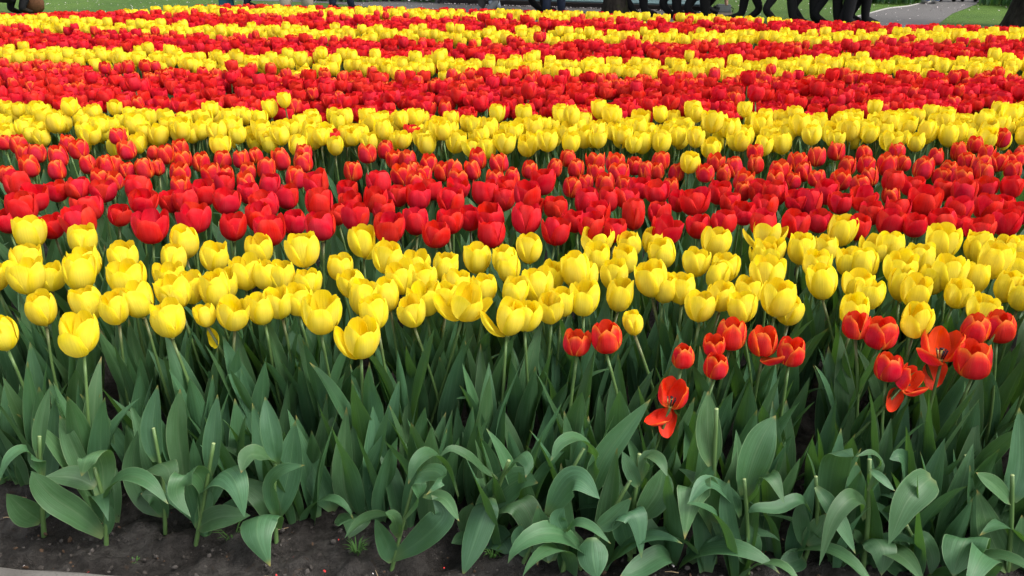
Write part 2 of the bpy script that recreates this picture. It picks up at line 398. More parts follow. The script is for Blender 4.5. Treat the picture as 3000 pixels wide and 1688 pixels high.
# ------------------------------------------------------------------ the setting: ground, bed, kerb, path
PSI = R(5.5)                                   # the rows run a little nearer on the right
ROW = Vector((math.cos(PSI), -math.sin(PSI), 0)); NRM = Vector((math.sin(PSI), math.cos(PSI), 0))
def rc(a, d, z=0): return ROW * a + NRM * d + Vector((0, 0, z))
KERB_D = on_z(240, 1672, .035).dot(NRM)        # far edge of the kerb, along the row normal
def sheet(name, pts, z, mat, kind='structure'):
    bm = bmesh.new(); vsx = [bm.verts.new((p[0], p[1], z)) for p in pts]; bm.faces.new(vsx)
    o = link(name, bm_mesh(name, bm, mat)); tag(o, kind=kind); return o
def srf(name, a0, a1, d0, d1, na, nd, zf, mat):
    A, D = np.meshgrid(np.linspace(a0, a1, na), np.linspace(d0, d1, nd))
    P = A[..., None] * np.array(ROW) + D[..., None] * np.array(NRM); P[..., 2] += zf(A, D)
    o = link(name, mesh_np(name, P.reshape(-1, 3), grid_quads(na, nd), mat)); tag(o, kind='structure'); return o
sheet('lawn', [(-300, -60), (300, -60), (300, 500), (-300, 500)], -.03, M['lawn'])
def bumps(A, D):
    z = np.zeros_like(A); rr = np.random.default_rng(3)
    for k in range(26):
        fx, fy, p = rr.uniform(-60, 60), rr.uniform(-60, 60), rr.uniform(0, 6.28)
        z += np.sin(A * fx + D * fy + p) * .0021
    for k in range(20):
        fx, fy, p = rr.uniform(-170, 170), rr.uniform(-170, 170), rr.uniform(0, 6.28)
        z += np.sin(A * fx + D * fy + p) * .0010
    return z + .004
srf('soil_bed_front', -2.6, 2.6, KERB_D - .02, 2.6, 620, 150, bumps, M['soil'])
srf('soil_bed', -8.0, 8.0, 2.59, 9.55, 60, 30, lambda A, D: np.full_like(A, -.006), M['soil'])
# pavement in front of the bed, kerb stones along its edge
pv = srf('pavement', -4, 4, -3, KERB_D - .125, 2, 2, lambda A, D: np.full_like(A, -.012), M['asphalt'])
kb = link('kerb', None, None, Matrix.Translation(rc(0, KERB_D))); tag(kb, kind='structure')
a_edges = [-2.62, -1.75, -0.868, .02, .9, 1.78, 2.62]
for i in range(6):
    a0, a1 = a_edges[i] + .004, a_edges[i + 1] - .004
    bm = bmesh.new(); bm_box(bm, (0, 0, 0), (a1 - a0, .12, .12), None, .008)
    bmesh.ops.subdivide_edges(bm, edges=[e for e in bm.edges if e.calc_length() > .3], cuts=12)
    rk = random.Random(i)
    for v in bm.verts: v.co += Vector((0, rk.gauss(0, .0012), rk.gauss(0, .001)))
    o = link('kerb_stone', bm_mesh('kerb_stone', bm, M['concrete']), kb,
             Matrix.Rotation(-PSI, 4, 'Z') @ Matrix.Translation(((a0 + a1) / 2, -.062, -.028 + .002 * rk.uniform(-1, 1))) @ Matrix.Rotation(R(rk.uniform(-.3, .3)), 4, 'Z'))

G = -.03
def px_poly(name, pts, dz, mat):
    return sheet(name, [on_z(x, y, G + dz) for x, y in pts], G + dz, mat)
path_lower = [(520, -4), (700, 1.5), (850, 5), (950, 9), (1050, 17), (1150, 27), (1250, 42), (1400, 64), (1700, 84), (1960, 80), (2056, 58), (2072, 44)]
px_poly('path', path_lower + [(2092, 36), (2060, 22), (1900, 12), (1500, -2), (1100, -10), (800, -14), (520, -16)], .004, M['asphalt'])
rp_l = [(2380, 104), (2440, 76), (2500, 53), (2540, 42), (2600, 26), (2660, 19), (2700, 10), (2765, -2), (2800, -14), (2815, -50), (2830, -120)]
rp_r = [(2880, -120), (2884, -50), (2880, -5), (2860, 13), (2830, 25), (2790, 40), (2760, 62), (2740, 82), (2724, 104)]
px_poly('garden_path', rp_l + rp_r, .004, M['asphalt'])
M['dirt'] = plain('bare_earth', (.12, .10, .08), .9, .1, .4, 25)
px_poly('bare_earth', [(2050, 60), (2060, 37), (2100, 33), (2150, 37), (2140, 44), (2085, 50)], .008, M['dirt'])

# pale edging along the left side of the garden path, one strip
M['edge'] = plain('path_edging', (.32, .31, .29), .8, .2, .4, 60)
ep = [on_z(x, y, G) for x, y in rp_l]; ep = smooth_path([tuple(p) for p in ep], 40)
V, Q = tube_np([Vector(p) for p in ep], [.018] * 40, 6)
tag(link('path_edging', mesh_np('path_edging', V, Q, M['edge'])), kind='structure')

# ------------------------------------------------------------------ front tulips, placed from the photograph
def zpx(crop, x, y):                           # coordinates noted on enlarged crops, back to photograph pixels
    ox, oy = {'A': (0, 620), 'B': (1000, 620), 'C': (2000, 620), 'D': (0, 220), 'E': (1000, 220), 'F': (2000, 220), 'G': (0, 1128), 'H': (1000, 1128), 'I': (2000, 1128)}[crop]
    return ox + x / 2.576, oy + y / 2.576
ORD = ['first', 'second', 'third', 'fourth', 'fifth', 'sixth', 'seventh', 'eighth', 'ninth', 'tenth', 'eleventh', 'twelfth', 'thirteenth', 'fourteenth', 'fifteenth', 'sixteenth', 'seventeenth', 'eighteenth', 'nineteenth', 'twentieth']
def ordinal(n):
    if n < 20: return ORD[n]
    n += 1
    tens = {2: 'twenty', 3: 'thirty', 4: 'forty', 5: 'fifty', 6: 'sixty', 7: 'seventy', 8: 'eighty', 9: 'ninety'}[n // 10]
    return {'twenty': 'twentieth', 'thirty': 'thirtieth', 'forty': 'fortieth', 'fifty': 'fiftieth', 'sixty': 'sixtieth', 'seventy': 'seventieth', 'eighty': 'eightieth', 'ninety': 'ninetieth'}[tens] if n % 10 == 0 else f'{tens}-{ORD[n % 10 - 1]}'
Y1 = '''A -30 500 175;A 20 930 180;A 225 165 240;A 200 370 250;A 200 500 262;A 385 500 170;A 620 225 235;A 650 390 235;A 600 470 255;A 930 355 225;A 960 510 285;A 310 745 232
A 660 700 255;A 870 740 205;A 1035 675 245;A 600 930 285 fold;A 1395 245 232;A 1310 370 213;A 1280 500 205;A 1310 620 262;A 1445 585 220;A 1270 825 272;A 1620 350 220;A 1620 600 248
A 1690 560 185;A 1855 470 228;A 1955 295 213;A 2000 490 180;A 2130 500 205;A 2290 300 305;A 2320 540 195;A 1545 790 130 tatter;A 1760 780 238;A 1970 740 180;A 2100 700 225;A 2250 680 170
A 2425 780 300;B -10 430 150;B 165 235 222 ear;B 355 360 235;B 560 400 160;B 445 510 228;B 85 560 210;B 160 660 240;B 340 640 175;B 245 770 170;B 145 970 285 opn;B 790 430 205
B 530 770 220;B 630 660 238;B 620 520 160;B 870 560 222;B 1075 590 190;B 940 700 262 opn;B 780 660 150;B 1025 360 205;B 1235 380 210;B 1262 440 190;B 1420 290 195;B 1475 560 246
B 1310 610 160;B 1270 810 240 opn;B 1395 795 160;B 1590 500 140;B 1580 740 205;B 1665 690 150;B 1765 450 245;B 1830 510 220;B 1830 660 245;B 1930 220 208;B 1930 360 196;B 2140 370 200
B 2060 490 215;B 2100 640 240;B 2180 255 182;B 2350 230 186;B 2420 330 220;B 2340 520 268;B 2440 590 150;B 2200 850 150 bud;C -10 590 165;C 255 235 235;C 100 390 202;C 320 430 210
C 265 500 185;C 290 650 202;C 135 725 205;C 445 730 214;C 630 165 200 opn2;C 660 300 202;C 610 350 200;C 640 480 290;C 720 660 282;C 800 750 160;C 490 610 140;C 890 290 215
C 1080 290 175;C 1010 400 205;C 1050 540 234;C 1200 150 215;C 1260 390 212;C 1370 410 225;C 1450 290 190;C 1570 270 205;C 1320 560 220;C 1410 630 192;C 1290 760 205;C 1640 440 245
C 1660 560 220;C 1760 610 225;C 1765 830 210;C 1790 370 225;C 1955 240 255;C 1880 520 165;C 2005 470 262;C 2075 630 202;C 2220 510 175;C 2230 280 235;C 2350 380 268;C 2430 300 190
C 2530 300 165;C 2530 430 160;C 2450 580 200;C 2560 640 170;C 2265 745 170'''
RED1 = '''D 130 835 210;D 255 930 230;D 170 1010 250;D 430 880 165;D 590 860 185;D 780 880 190;D 660 1010 232;D 600 1120 245;D 900 1065 162;D 1140 1150 305 wide;D 1050 870 215;D 1080 960 210
D 1290 960 175;D 1400 960 200;D 1470 1090 245;D 1530 900 200;D 1710 960 220;D 1760 1150 208;D 1690 830 160;D 1880 900 160;D 2030 840 175;D 2170 930 186;D 2000 990 208;D 1950 1080 208
D 2040 1180 238;D 2220 1120 178;D 2390 830 200;D 2410 970 250;D 2420 1150 245;D 2540 1060 150;D 60 1110 130;D 395 1150 140;E 50 880 150;E 280 820 200;E 110 1080 228;E 260 950 190
E 70 980 165;E 320 1030 175;E 360 1160 245;E 560 1110 200;E 430 920 160;E 580 930 190;E 720 1210 222;E 680 870 165;E 820 1110 200;E 830 960 200;E 970 1090 165;E 1080 890 192
E 880 860 160;E 1130 1090 228;E 1130 1205 205;E 1230 940 170;E 1400 920 240;E 1250 850 160;E 1400 1090 245;E 1440 1000 165;E 1520 810 200;E 1620 1180 210;E 1620 1010 198;E 1760 1110 160
E 1890 1150 200;E 1850 970 198;E 1940 1050 182;E 2060 1180 140;E 2010 950 175;E 2210 1060 200 egg;E 2150 930 175;E 2380 890 180;E 2250 860 165;E 2400 1050 175;E 2460 1170 210;E 2545 960 150
F 90 960 226;F 270 890 175;F 120 1150 182;F 310 1120 200;F 460 1050 155;F 360 970 160;F 620 1000 190;F 690 900 190;F 570 890 160;F 610 1130 210;F 860 950 175;F 960 960 190
F 850 1140 210;F 1020 1110 170;F 1080 890 190;F 1190 970 165;F 1360 940 172;F 1420 1050 190;F 1580 810 190 high;F 1320 1160 165;F 1570 1120 210;F 1620 1020 190;F 1730 840 160;F 1820 960 235
F 1750 1140 172;F 1960 880 160;F 1960 1120 215;F 2080 1020 198;F 2120 890 190;F 2090 1150 170;F 2240 1160 200;F 2300 1000 200;F 2280 860 160;F 2440 1120 200;F 2480 850 160;F 2420 1000 160;F 2540 1050 150'''
OR1 = '''D 30 510 110;D 140 530 132;D 190 600 140;D 275 595 140;D 440 620 155;D 515 520 125;D 590 560 145;D 890 470 132;D 955 570 140;D 670 680 140;D 800 690 140;D 870 680 125;D 960 720 120;D 1090 710 155;D 1190 700 120;D 1160 590 105
D 1250 600 132;D 1360 550 117;D 1380 640 132;D 1360 740 165;D 1520 660 140;D 1590 750 148;D 1680 640 140;D 1820 640 132;D 1930 610 115;D 1710 760 100;D 1870 730 132;D 2010 710 140;D 2290 590 132;D 2120 640 148;D 2230 780 160;D 2290 660 165
D 220 690 155;D 430 720 140;D 760 790 150;D 860 800 140;D 1360 840 148;D 1860 820 148;D 60 760 140;E 195 590 140;E 330 565 136;E 400 640 130;E 500 640 135;E 450 750 150;E 540 720 120;E 660 670 132;E 90 730 150;E 770 730 140
E 850 720 140;E 1030 640 140;E 990 720 132;E 1190 665 142;E 880 790 160;E 1290 770 122;E 620 750 110;E 560 820 165;E 1420 720 122;E 1160 800 150;E 1610 705 126;E 1710 630 132;E 1770 710 130;E 1920 650 132;E 1920 740 105;E 2070 670 140
E 2090 740 165;E 1740 850 146;E 1840 820 120;E 1990 820 155;E 2130 830 118;E 2210 690 115;E 2300 730 140;E 2380 730 120;E 2410 650 138;E 2530 740 132;E 2480 850 132;F 545 580 122;F 550 680 132;F 250 660 122;F 170 740 132;F 390 700 140
F 460 800 148;F 310 750 110;F 730 720 150;F 865 650 132;F 910 735 140;F 1010 620 140;F 1160 580 137;F 1010 780 122;F 700 800 140;F 830 800 122;F 1240 690 142;F 1370 600 122;F 1385 680 132;F 1410 770 130;F 1190 790 148;F 1340 840 160
F 1615 580 124;F 1540 680 148;F 1820 710 160;F 1660 670 118;F 1910 620 122;F 2080 580 127;F 2205 530 120;F 2140 655 126;F 2290 590 122;F 2410 480 122;F 2380 660 132;F 2500 640 132;F 2270 740 165;F 2260 690 148;F 2110 780 155;F 1950 770 132
F 2010 720 132;F 2490 720 132;F 2560 600 120;F 450 880 140;F 1570 910 132'''
def parse(t):
    out = []
    for it in t.replace('\n', ';').split(';'):
        p = it.split(); x, y = zpx(p[0], float(p[1]), float(p[2])); out.append([x, y, float(p[3]) / 2.576, p[4] if len(p) > 4 else ''])
    return out
def placed(items, zc, wn, k=.10):
    """pixel and apparent width -> flower centre and real width; heads that look bigger stand a little taller"""
    res = []
    for x, y, w, sp in items:
        p = on_z(x, y, zc); W = w * depth(p) / F
        z = zc + max(-.008, min(.04, (W / wn - 1) * k)) + random.gauss(0, .006)
        p = on_z(x, y, z); W = w * depth(p) / F
        lo = .66 if sp in ('bud', 'tatter') else .90
        res.append((p, max(wn * lo, min(wn * 1.13, wn * (W / wn) ** .75)), sp, x, y))
    return res
def ranked(items, bounds):
    """rank in depth (by bounds on the picture height at the row's slope) and number from the left in that rank"""
    ranks = {}
    for i, it in enumerate(items):
        yy = it[4] - (it[3] - 1500) * .03
        b = sum(yy < t for t in bounds); ranks.setdefault(b, []).append(i)
    lab = {}
    for b, ids in ranks.items():
        ids.sort(key=lambda i: items[i][3])
        for n, i in enumerate(ids): lab[i] = (b, n)
    return lab
RANK = ['front rank', 'second rank', 'third rank', 'back rank']

ys = placed(parse(Y1), .465, .081)
lab = ranked(ys, [880, 815, 750])
special = {'fold': 'yellow tulip with its front petal folded down, lowest bloom near the left edge', 'tatter': 'tattered yellow tulip with hanging petals under the left yellow blooms',
           'ear': 'yellow tulip with one petal sticking out to the right, before the red band', 'bud': 'small closed yellow tulip beside the pair of orange-red tulips',
           'opn2': 'yellow tulip with side petals splayed out wide, below the red band at right'}
opens = ['lowest yellow tulip at the front, opened wide with a petal splayed left', 'lily-shaped open yellow tulip showing its inside, left petal flung out', 'open yellow tulip with one narrow petal stretched left toward its lily-shaped neighbour']
no = 0
for i, (p, W, sp, x, y) in enumerate(ys):
    b, n = lab[i]
    t = f'yellow tulip, {ordinal(n)} from the left in the {RANK[b]} of the nearest yellow band'
    kw = {}
    if sp == 'opn':
        t = opens[no]; kw = dict(az=180, opn=[3, 4, 3][no], tilts={0: [17, 40, 35][no], 3: [9, 20, 8][no]}, skip=()); no += 1
    elif sp == 'opn2': t = special[sp]; kw = dict(az=180, opn=8, tilts={0: 32, 3: 30})
    elif sp == 'ear': t = special[sp]; kw = dict(az=-20, opn=2, tilts={0: 26})
    elif sp == 'fold': t = special[sp]; kw = dict(az=270, opn=2, tilts={0: 20})
    elif sp == 'tatter': t = special[sp]; kw = dict(az=250, opn=4, tilts={0: 155})
    elif sp == 'bud': t = special[sp]; kw = dict(opn=-3)
    if i in (4,): t = 'large yellow tulip overlapping its neighbour close to the left edge'
    tulip('yellow', p, W, t, 'yellow tulips of the nearest band', tall=random.uniform(.95, 1.1), leaves=6 if y > 740 else 4, **kw)

# orange-red tulips standing before the yellow band on the right
OF = [('B', 1775, 990, 195, .435, dict(az=200, opn=7, tilts={3: 16}), 'orange-red tulip, left and smaller of the pair beside the closed yellow bud'),
      ('B', 2000, 950, 232, .455, dict(az=265, opn=3), 'orange-red tulip, larger right one of the pair beside the closed yellow bud'),
      ('C', 0, 1100, 185, .415, dict(az=150), 'upright orange-red tulip directly above the tattered drooping orange one'),
      ('C', 365, 930, 228, .445, dict(az=255, opn=1), 'orange-red tulip with a crimson front petal, topmost of a group of three'),
      ('C', 235, 1010, 160, .435, dict(opn=8), 'crumpled orange-red tulip half hidden between its two neighbours'),
      ('C', 252, 1170, 195, .405, dict(az=280, opn=1), 'small orange tulip, lowest of a group of three'),
      ('C', 615, 985, 225, .435, dict(az=300, opn=4, tilts={0: 48}), 'orange-red tulip with a petal flung right over its neighbour'),
      ('C', 820, 1060, 215, .425, dict(az=280, opn=2, tilts={3: 16}), 'orange-red tulip tucked under the flung petal of its left neighbour'),
      ('C', 1310, 860, 215, .465, dict(az=270, opn=3, skip=(0,)), 'orange-red tulip missing its front petal, dark stamens showing'),
      ('C', 1495, 915, 245, .455, dict(az=215, opn=7), 'wide orange-red tulip against the one with showing stamens'),
      ('C', 1555, 1180, 213, .405, dict(az=270, opn=2), 'orange-red tulip with a round crimson front petal above the small drooping one'),
      ('C', 1715, 1265, 185, .385, dict(az=200, opn=10, tilts={1: 130, 2: 26}, lean=Vector((.5, -.2, 0))), 'small drooping orange-red tulip with a petal hanging below'),
      ('C', 1965, 1000, 262, .43, dict(az=270, opn=13, tilts={0: 168, 5: 46, 4: 12, 1: 14, 2: 10, 3: 6}, skip=()), 'wide-open orange-red tulip with one petal hanging straight down'),
      ('C', 2207, 890, 215, .455, dict(az=240, opn=-1), 'orange-red tulip beside the tall crimson one at right edge, left of the two'),
      ('C', 2395, 875, 228, .455, dict(az=265, opn=1), 'crimson-flushed orange tulip, rightmost of the front orange tulips'),
      ('C', 2195, 1125, 270, .42, dict(az=262, opn=4), 'broad orange-red tulip, lower right, below a pair of orange tulips'),
      ('B', 2500, 1375, 225, .345, dict(az=215, opn=6, tilts={0: 100, 1: 155}, lean=Vector((.12, .05, 0))), 'tattered orange-red tulip, lowest bloom of all, petals falling open')]
for cr, x, y, w, z, kw, t in OF:
    x, y = zpx(cr, x, y); p = on_z(x, y, z); W = w / 2.576 * depth(p) / F
    tulip('orange', p, W, t, 'orange-red tulips before the yellow band', tall=random.uniform(.92, 1.02), leaves=4, **kw)

rs_ = placed(parse(RED1), .475, .082)
lab = ranked(rs_, [640, 595, 560])
rspec = {'wide': 'widest red tulip, deep open cup at the front of the red band on the left', 'egg': 'egg-shaped closed red tulip standing above the red band, right of centre', 'high': 'tall red tulip rising into the orange-edged tulips on the right'}
for i, (p, W, sp, x, y) in enumerate(rs_):
    b, n = lab[i]
    t = rspec.get(sp) or f'red tulip, {ordinal(n)} from the left in the {RANK[b]} of the nearest red band'
    tulip('red', p, W, t, 'red tulips of the nearest band', tall=1.25 if sp == 'egg' else random.uniform(.95, 1.12), opn=-4 if sp == 'egg' else (8 if sp == 'wide' else None), leaves=3)
os_ = placed(parse(OR1), .46, .070)
lab = ranked(os_, [520, 480, 445])
for i, (p, W, sp, x, y) in enumerate(os_):
    b, n = lab[i]
    t = f'orange-edged tulip, {ordinal(n)} from the left in the {RANK[b]} behind the nearest red band'
    tulip('orange', p, W, t, 'orange-edged tulips behind the red band', tall=random.uniform(.95, 1.1), leaves=3)

# ------------------------------------------------------------------ the bands farther back
def curve(pts):                                # centre line of a band: distance as a quadratic of the sideways place
    P = [on_z(x, y, .465) for x, y in pts]; return np.poly1d(np.polyfit([p.x for p in P], [p.y for p in P], 2))
MID = [curve([(60, 360), (750, 368), (1500, 394), (2250, 383), (2940, 366)]), curve([(60, 166), (750, 187), (1500, 203), (2250, 205), (2940, 200)]),
       curve([(60, 75), (750, 97), (1500, 117), (2250, 116), (2940, 113)]), curve([(60, 22), (750, 38), (1500, 53), (2250, 57), (2940, 59)])]
HW = .20
BANDS = []                                     # (colour, near edge, far edge), each a function of x
for i, m in enumerate(MID):
    BANDS.append(('yellow', m - HW, m + HW))
    nxt = MID[i + 1] if i < 3 else m + 1.0
    a_, b_ = m + HW + .07, nxt - HW - .09
    s_ = a_ + (b_ - a_) * .72
    BANDS += [('red', a_, s_), ('orange', s_, b_)]
EDGE_X = [-2000, 0, 350, 450, 700, 1500, 2050, 2300, 3000, 5000]; EDGE_Y = [76, 49, 39, 30, 19, 37, 49, 66, 90, 150]     # far rim of the bed
CEN = {'yellow': (.465, .080), 'red': (.462, .076), 'orange': (.458, .069)}
far = []
def inside(p):
    x, y = to_px(p); return y > np.interp(x, EDGE_X, EDGE_Y)
for bi, (var, d0, d1) in enumerate(BANDS):
    sp = .090; wid = (d1 - d0)(0.); nr = max(2, round(wid / (sp * .86)) + (var == 'yellow'))
    for ri in range(nr):
        t = (ri + .5) / nr if var != 'yellow' else ri / (nr - 1)
        half = .6 * d1(0.) * 1.22 + .35
        for a in np.arange(-half, half, sp):
            aa = a + (ri % 2) * sp / 2 + random.gauss(0, .022); dd = d0(aa) * (1 - t) + d1(aa) * t + random.gauss(0, .022)
            v = var
            q = random.random()
            if var == 'red' and q < .04: v = 'orange'
            if var == 'orange' and q < .2: v = 'red'
            if var == 'yellow' and q < .004: v = 'red'
            zc, W0 = CEN[v]; p = Vector((aa, dd, zc + random.gauss(0, .022) + (.05 if random.random() < .03 else 0)))
            if inside(p): far.append((v, p, W0 * random.uniform(.88, 1.12), (bi, ri)))
# lone strays one can see in the photograph
STRAY = [(1512, 222, 'red', 'lone dark red tulip standing up in the third yellow band, at centre'), (2447, 218, 'red', 'lone dark red tulip standing up in the third yellow band, on the right'),
         (2020, 478, 'yellow', 'small yellow tulip alone among the orange-edged tulips, right of centre'), (645, 428, 'yellow', 'short yellow tulip in front of the second yellow band, left of centre'),
         (200, 92, 'red', 'lone red tulip in the fourth yellow band near the left edge'), (2665, 116, 'red', 'lone red tulip in the fourth yellow band on the right'),
         (2930, 120, 'red', 'lone red tulip in the fourth yellow band close to the right edge'), (1755, 132, 'red', 'lone red tulip in the fourth yellow band, right of centre'), (345, 400, 'orange', 'tall orange-edged tulip overlapping the second yellow band on the left')]
for x, y, v, t in STRAY: tulip(v, on_z(x, y, CEN[v][0] + .03), CEN[v][1], t, 'lone strays among another colour', leaves=3)
# leaves-only gap filler is not needed: every far plant carries its own leaves
seen = {'yellow': 300 - len(ys), 'red': 300 - len(rs_), 'orange': 300 - len(os_) - len(OF)}
rest = {'yellow': [], 'red': [], 'orange': []}
picked = {}
# the nearest three bands go on beyond both sides of the picture
for var, d0, d1, zc in (('yellow', 1.72, 2.32, .465), ('red', 2.38, 2.86, .475), ('orange', 2.92, 3.25, .46)):
    for d in np.arange(d0, d1, .095):
        for a in np.arange(-2.6, 2.6, .1):
            p = rc(a + random.gauss(0, .02), d + random.gauss(0, .02), zc + random.gauss(0, .015)); x = to_px(p)[0]
            if not -60 < x < 3060 and abs(p.x) < .6 * d * 1.25 + .45: far.append((var, p, CEN[var][1], None))
far.sort(key=lambda f: depth(f[1]))
for v, p, W, key in far:
    x, y = to_px(p)
    ok = key is not None and -20 < x < 3020 and MID[0](p.x) - .3 < p.y < (MID[0](p.x) + .3 if v == 'yellow' else MID[1](p.x) - .25)
    if ok and seen[v] > 0: seen[v] -= 1; picked.setdefault((v, *key), []).append((x, p, W))
    else: rest[v].append((p, W))
BN = {0: 'second yellow band', 1: 'second red band', 2: 'farther orange strip'}
for (v, bi, ri), L_ in sorted(picked.items()):
    L_.sort(key=lambda t: t[0])
    for n, (x, p, W) in enumerate(L_):
        tulip(v, p, W, f'{v} tulip, {ordinal(n)} {v} one from left, {ordinal(ri)} row of the {BN[bi]}', f'{v} tulips of the second bands', tall=random.uniform(.95, 1.08), leaves=3)
def flower_template(var, k, nu, nv, leaf=True):
    """low-count whole plant: petals (material 0), stem and leaves (1, 2); head base at the origin"""
    r = random.Random(f'tpl{var}{k}{nu}'); Vs, UVs, Qs, Ms = [], [], [], []; n = 0; az = r.uniform(0, 6.28); op = r.gauss(.8, 2.2)
    for i in range(6):
        V, uv = petal_grid(var, i % 2, nu, nv, r)
        mm = Matrix.Rotation(az + i * math.pi / 3 + r.uniform(-.1, .1), 3, 'Z') @ Matrix.Rotation(R(op + r.gauss(0, 2.5)), 3, 'Y')
        V = V @ np.array(mm).T; q = grid_quads(nu, nv) + n
        Vs.append(V); UVs.append(uv); Qs.append(q); Ms.append(np.zeros(len(q), int)); n += len(V)
    return np.concatenate(Vs), np.concatenate(UVs), np.concatenate(Qs), np.concatenate(Ms)
def build_mass(var, items):
    tp = {lod: [flower_template(var, k, nu, nv) for k in range(8)] for lod, (nu, nv) in enumerate(((7, 7), (5, 6)))}
    Vs, UVs, Qs, Ms, RN = [], [], [], [], []; n = 0
    lr = random.Random(5); lt = []
    for k in range(8):
        V, uv = leaf_grid(nu=3, nv=6, r=lr, **leaf_params(['low', 'mid'][k % 2], lr)); lt.append((V, uv, grid_quads(3, 6)))
    for p, W in items:
        s = W / (2.15 * DIM[var][0]); lean = Vector((random.gauss(0, .06), random.gauss(0, .06), 1))
        V, uv, q, m = random.choice(tp[0 if p.y < 6.3 else 1]); rn = random.random()
        A = np.array((align_z(lean) @ Matrix.Rotation(random.uniform(0, 6.28), 4, 'Z')).to_3x3()) * s
        hb = p - lean * DIM[var][1] * s * .5
        V2 = V @ A.T + np.array(hb); Vs.append(V2); UVs.append(uv); Qs.append(q + n); Ms.append(m); RN.append(np.full(len(V), rn)); n += len(V)
        base = Vector((hb.x - lean.x * .4, hb.y - lean.y * .4, 0))
        V, Q = tube_np([base, (base + hb) / 2 + Vector((random.gauss(0, .008), 0, 0)), hb], [.0045, .004, .0035], 5, False)
        Vs.append(V); UVs.append(np.stack([np.full(len(V), .3), np.repeat([0, .5, 1], 5)], 1)); Qs.append(Q + n); Ms.append(np.ones(len(Q), int)); RN.append(np.full(len(V), rn)); n += len(V)
        a0 = random.uniform(0, 6.28)
        for j in range(2):
            V, uv, q = random.choice(lt); Rz = np.array(Matrix.Rotation(a0 + j * 2.6, 3, 'Z'))
            V = V @ Rz.T + np.array(base) + np.array([0, 0, .03]); Vs.append(V); UVs.append(uv); Qs.append(q + n); Ms.append(np.full(len(q), 2)); RN.append(np.full(len(V), random.random())); n += len(V)
    me = mesh_np(f'{var}_tulips', np.concatenate(Vs), np.concatenate(Qs), M[var], np.concatenate(UVs), {'rnd': np.concatenate(RN)})
    me.materials.append(M['stem']); me.materials.append(M['leaf'])
    me.polygons.foreach_set('material_index', np.concatenate(Ms).astype(np.int32)); me.update()
    o = link(f'far_{var}_tulips', me)
    tag(o, {'yellow': 'mass of yellow tulips filling the far yellow bands', 'red': 'mass of red tulips filling the far red bands', 'orange': 'mass of orange-edged tulips filling the far red bands'}[var], 'tulips', None, 'stuff')
for v in rest: build_mass(v, rest[v])
print('TULIPS', {v: len(rest[v]) for v in rest}, seen)
# ------------------------------------------------------------------ front row: headless plants with cut stems and drooping leaves
WT2 = ([0, .08, .2, .35, .5, .65, .78, .88, .95, 1], [.28, .50, .82, .98, 1.0, .90, .66, .39, .17, .01])
def ribbon(path, w, facing=None, wdir=None, r=random, fold=.36, nu=7, nv=20):
    """a leaf along a path of points; facing: direction its upper side looks at (start, end) or wdir: direction across the blade"""
    P = smooth_path([tuple(p) for p in path], nv); T = np.gradient(P, axis=0); T /= np.linalg.norm(T, axis=1)[:, None]
    t = np.linspace(0, 1, nv); u = np.linspace(-1, 1, nu); ww = np.interp(t, *WT2) * w / 2; V = np.zeros((nv, nu, 3)); ph = r.uniform(0, 6)
    prev = None
    for i in range(nv):
        if wdir is not None:
            W = np.array(wdir, float); W -= T[i] * W.dot(T[i])
        else:
            f = facing[0] * (1 - t[i]) + facing[1] * t[i]; f = np.array([0, -.85, .55]) * (1 - f) + np.array([0, -.12, 1]) * f
            W = np.cross(T[i], f)
        W /= max(1e-6, np.linalg.norm(W))
        if prev is not None and W.dot(prev) < 0: W = -W
        prev = W; N = np.cross(W, T[i])
        if N.dot(np.array([0, -.7, .7])) < 0 and wdir is None: N = -N
        fo = fold * (1.3 - t[i])
        V[i] = P[i] + (u * ww[i])[:, None] * W + (fo * ww[i] * np.abs(u) ** 1.6 + .10 * ww[i] * np.sin(t[i] * 7 + ph + u) * u)[:, None] * N
    uv = np.stack([np.tile((u + 1) / 2, (nv, 1)), np.tile(t[:, None], (1, nu))], -1).reshape(-1, 2)
    return V.reshape(-1, 3), uv, grid_quads(nu, nv)
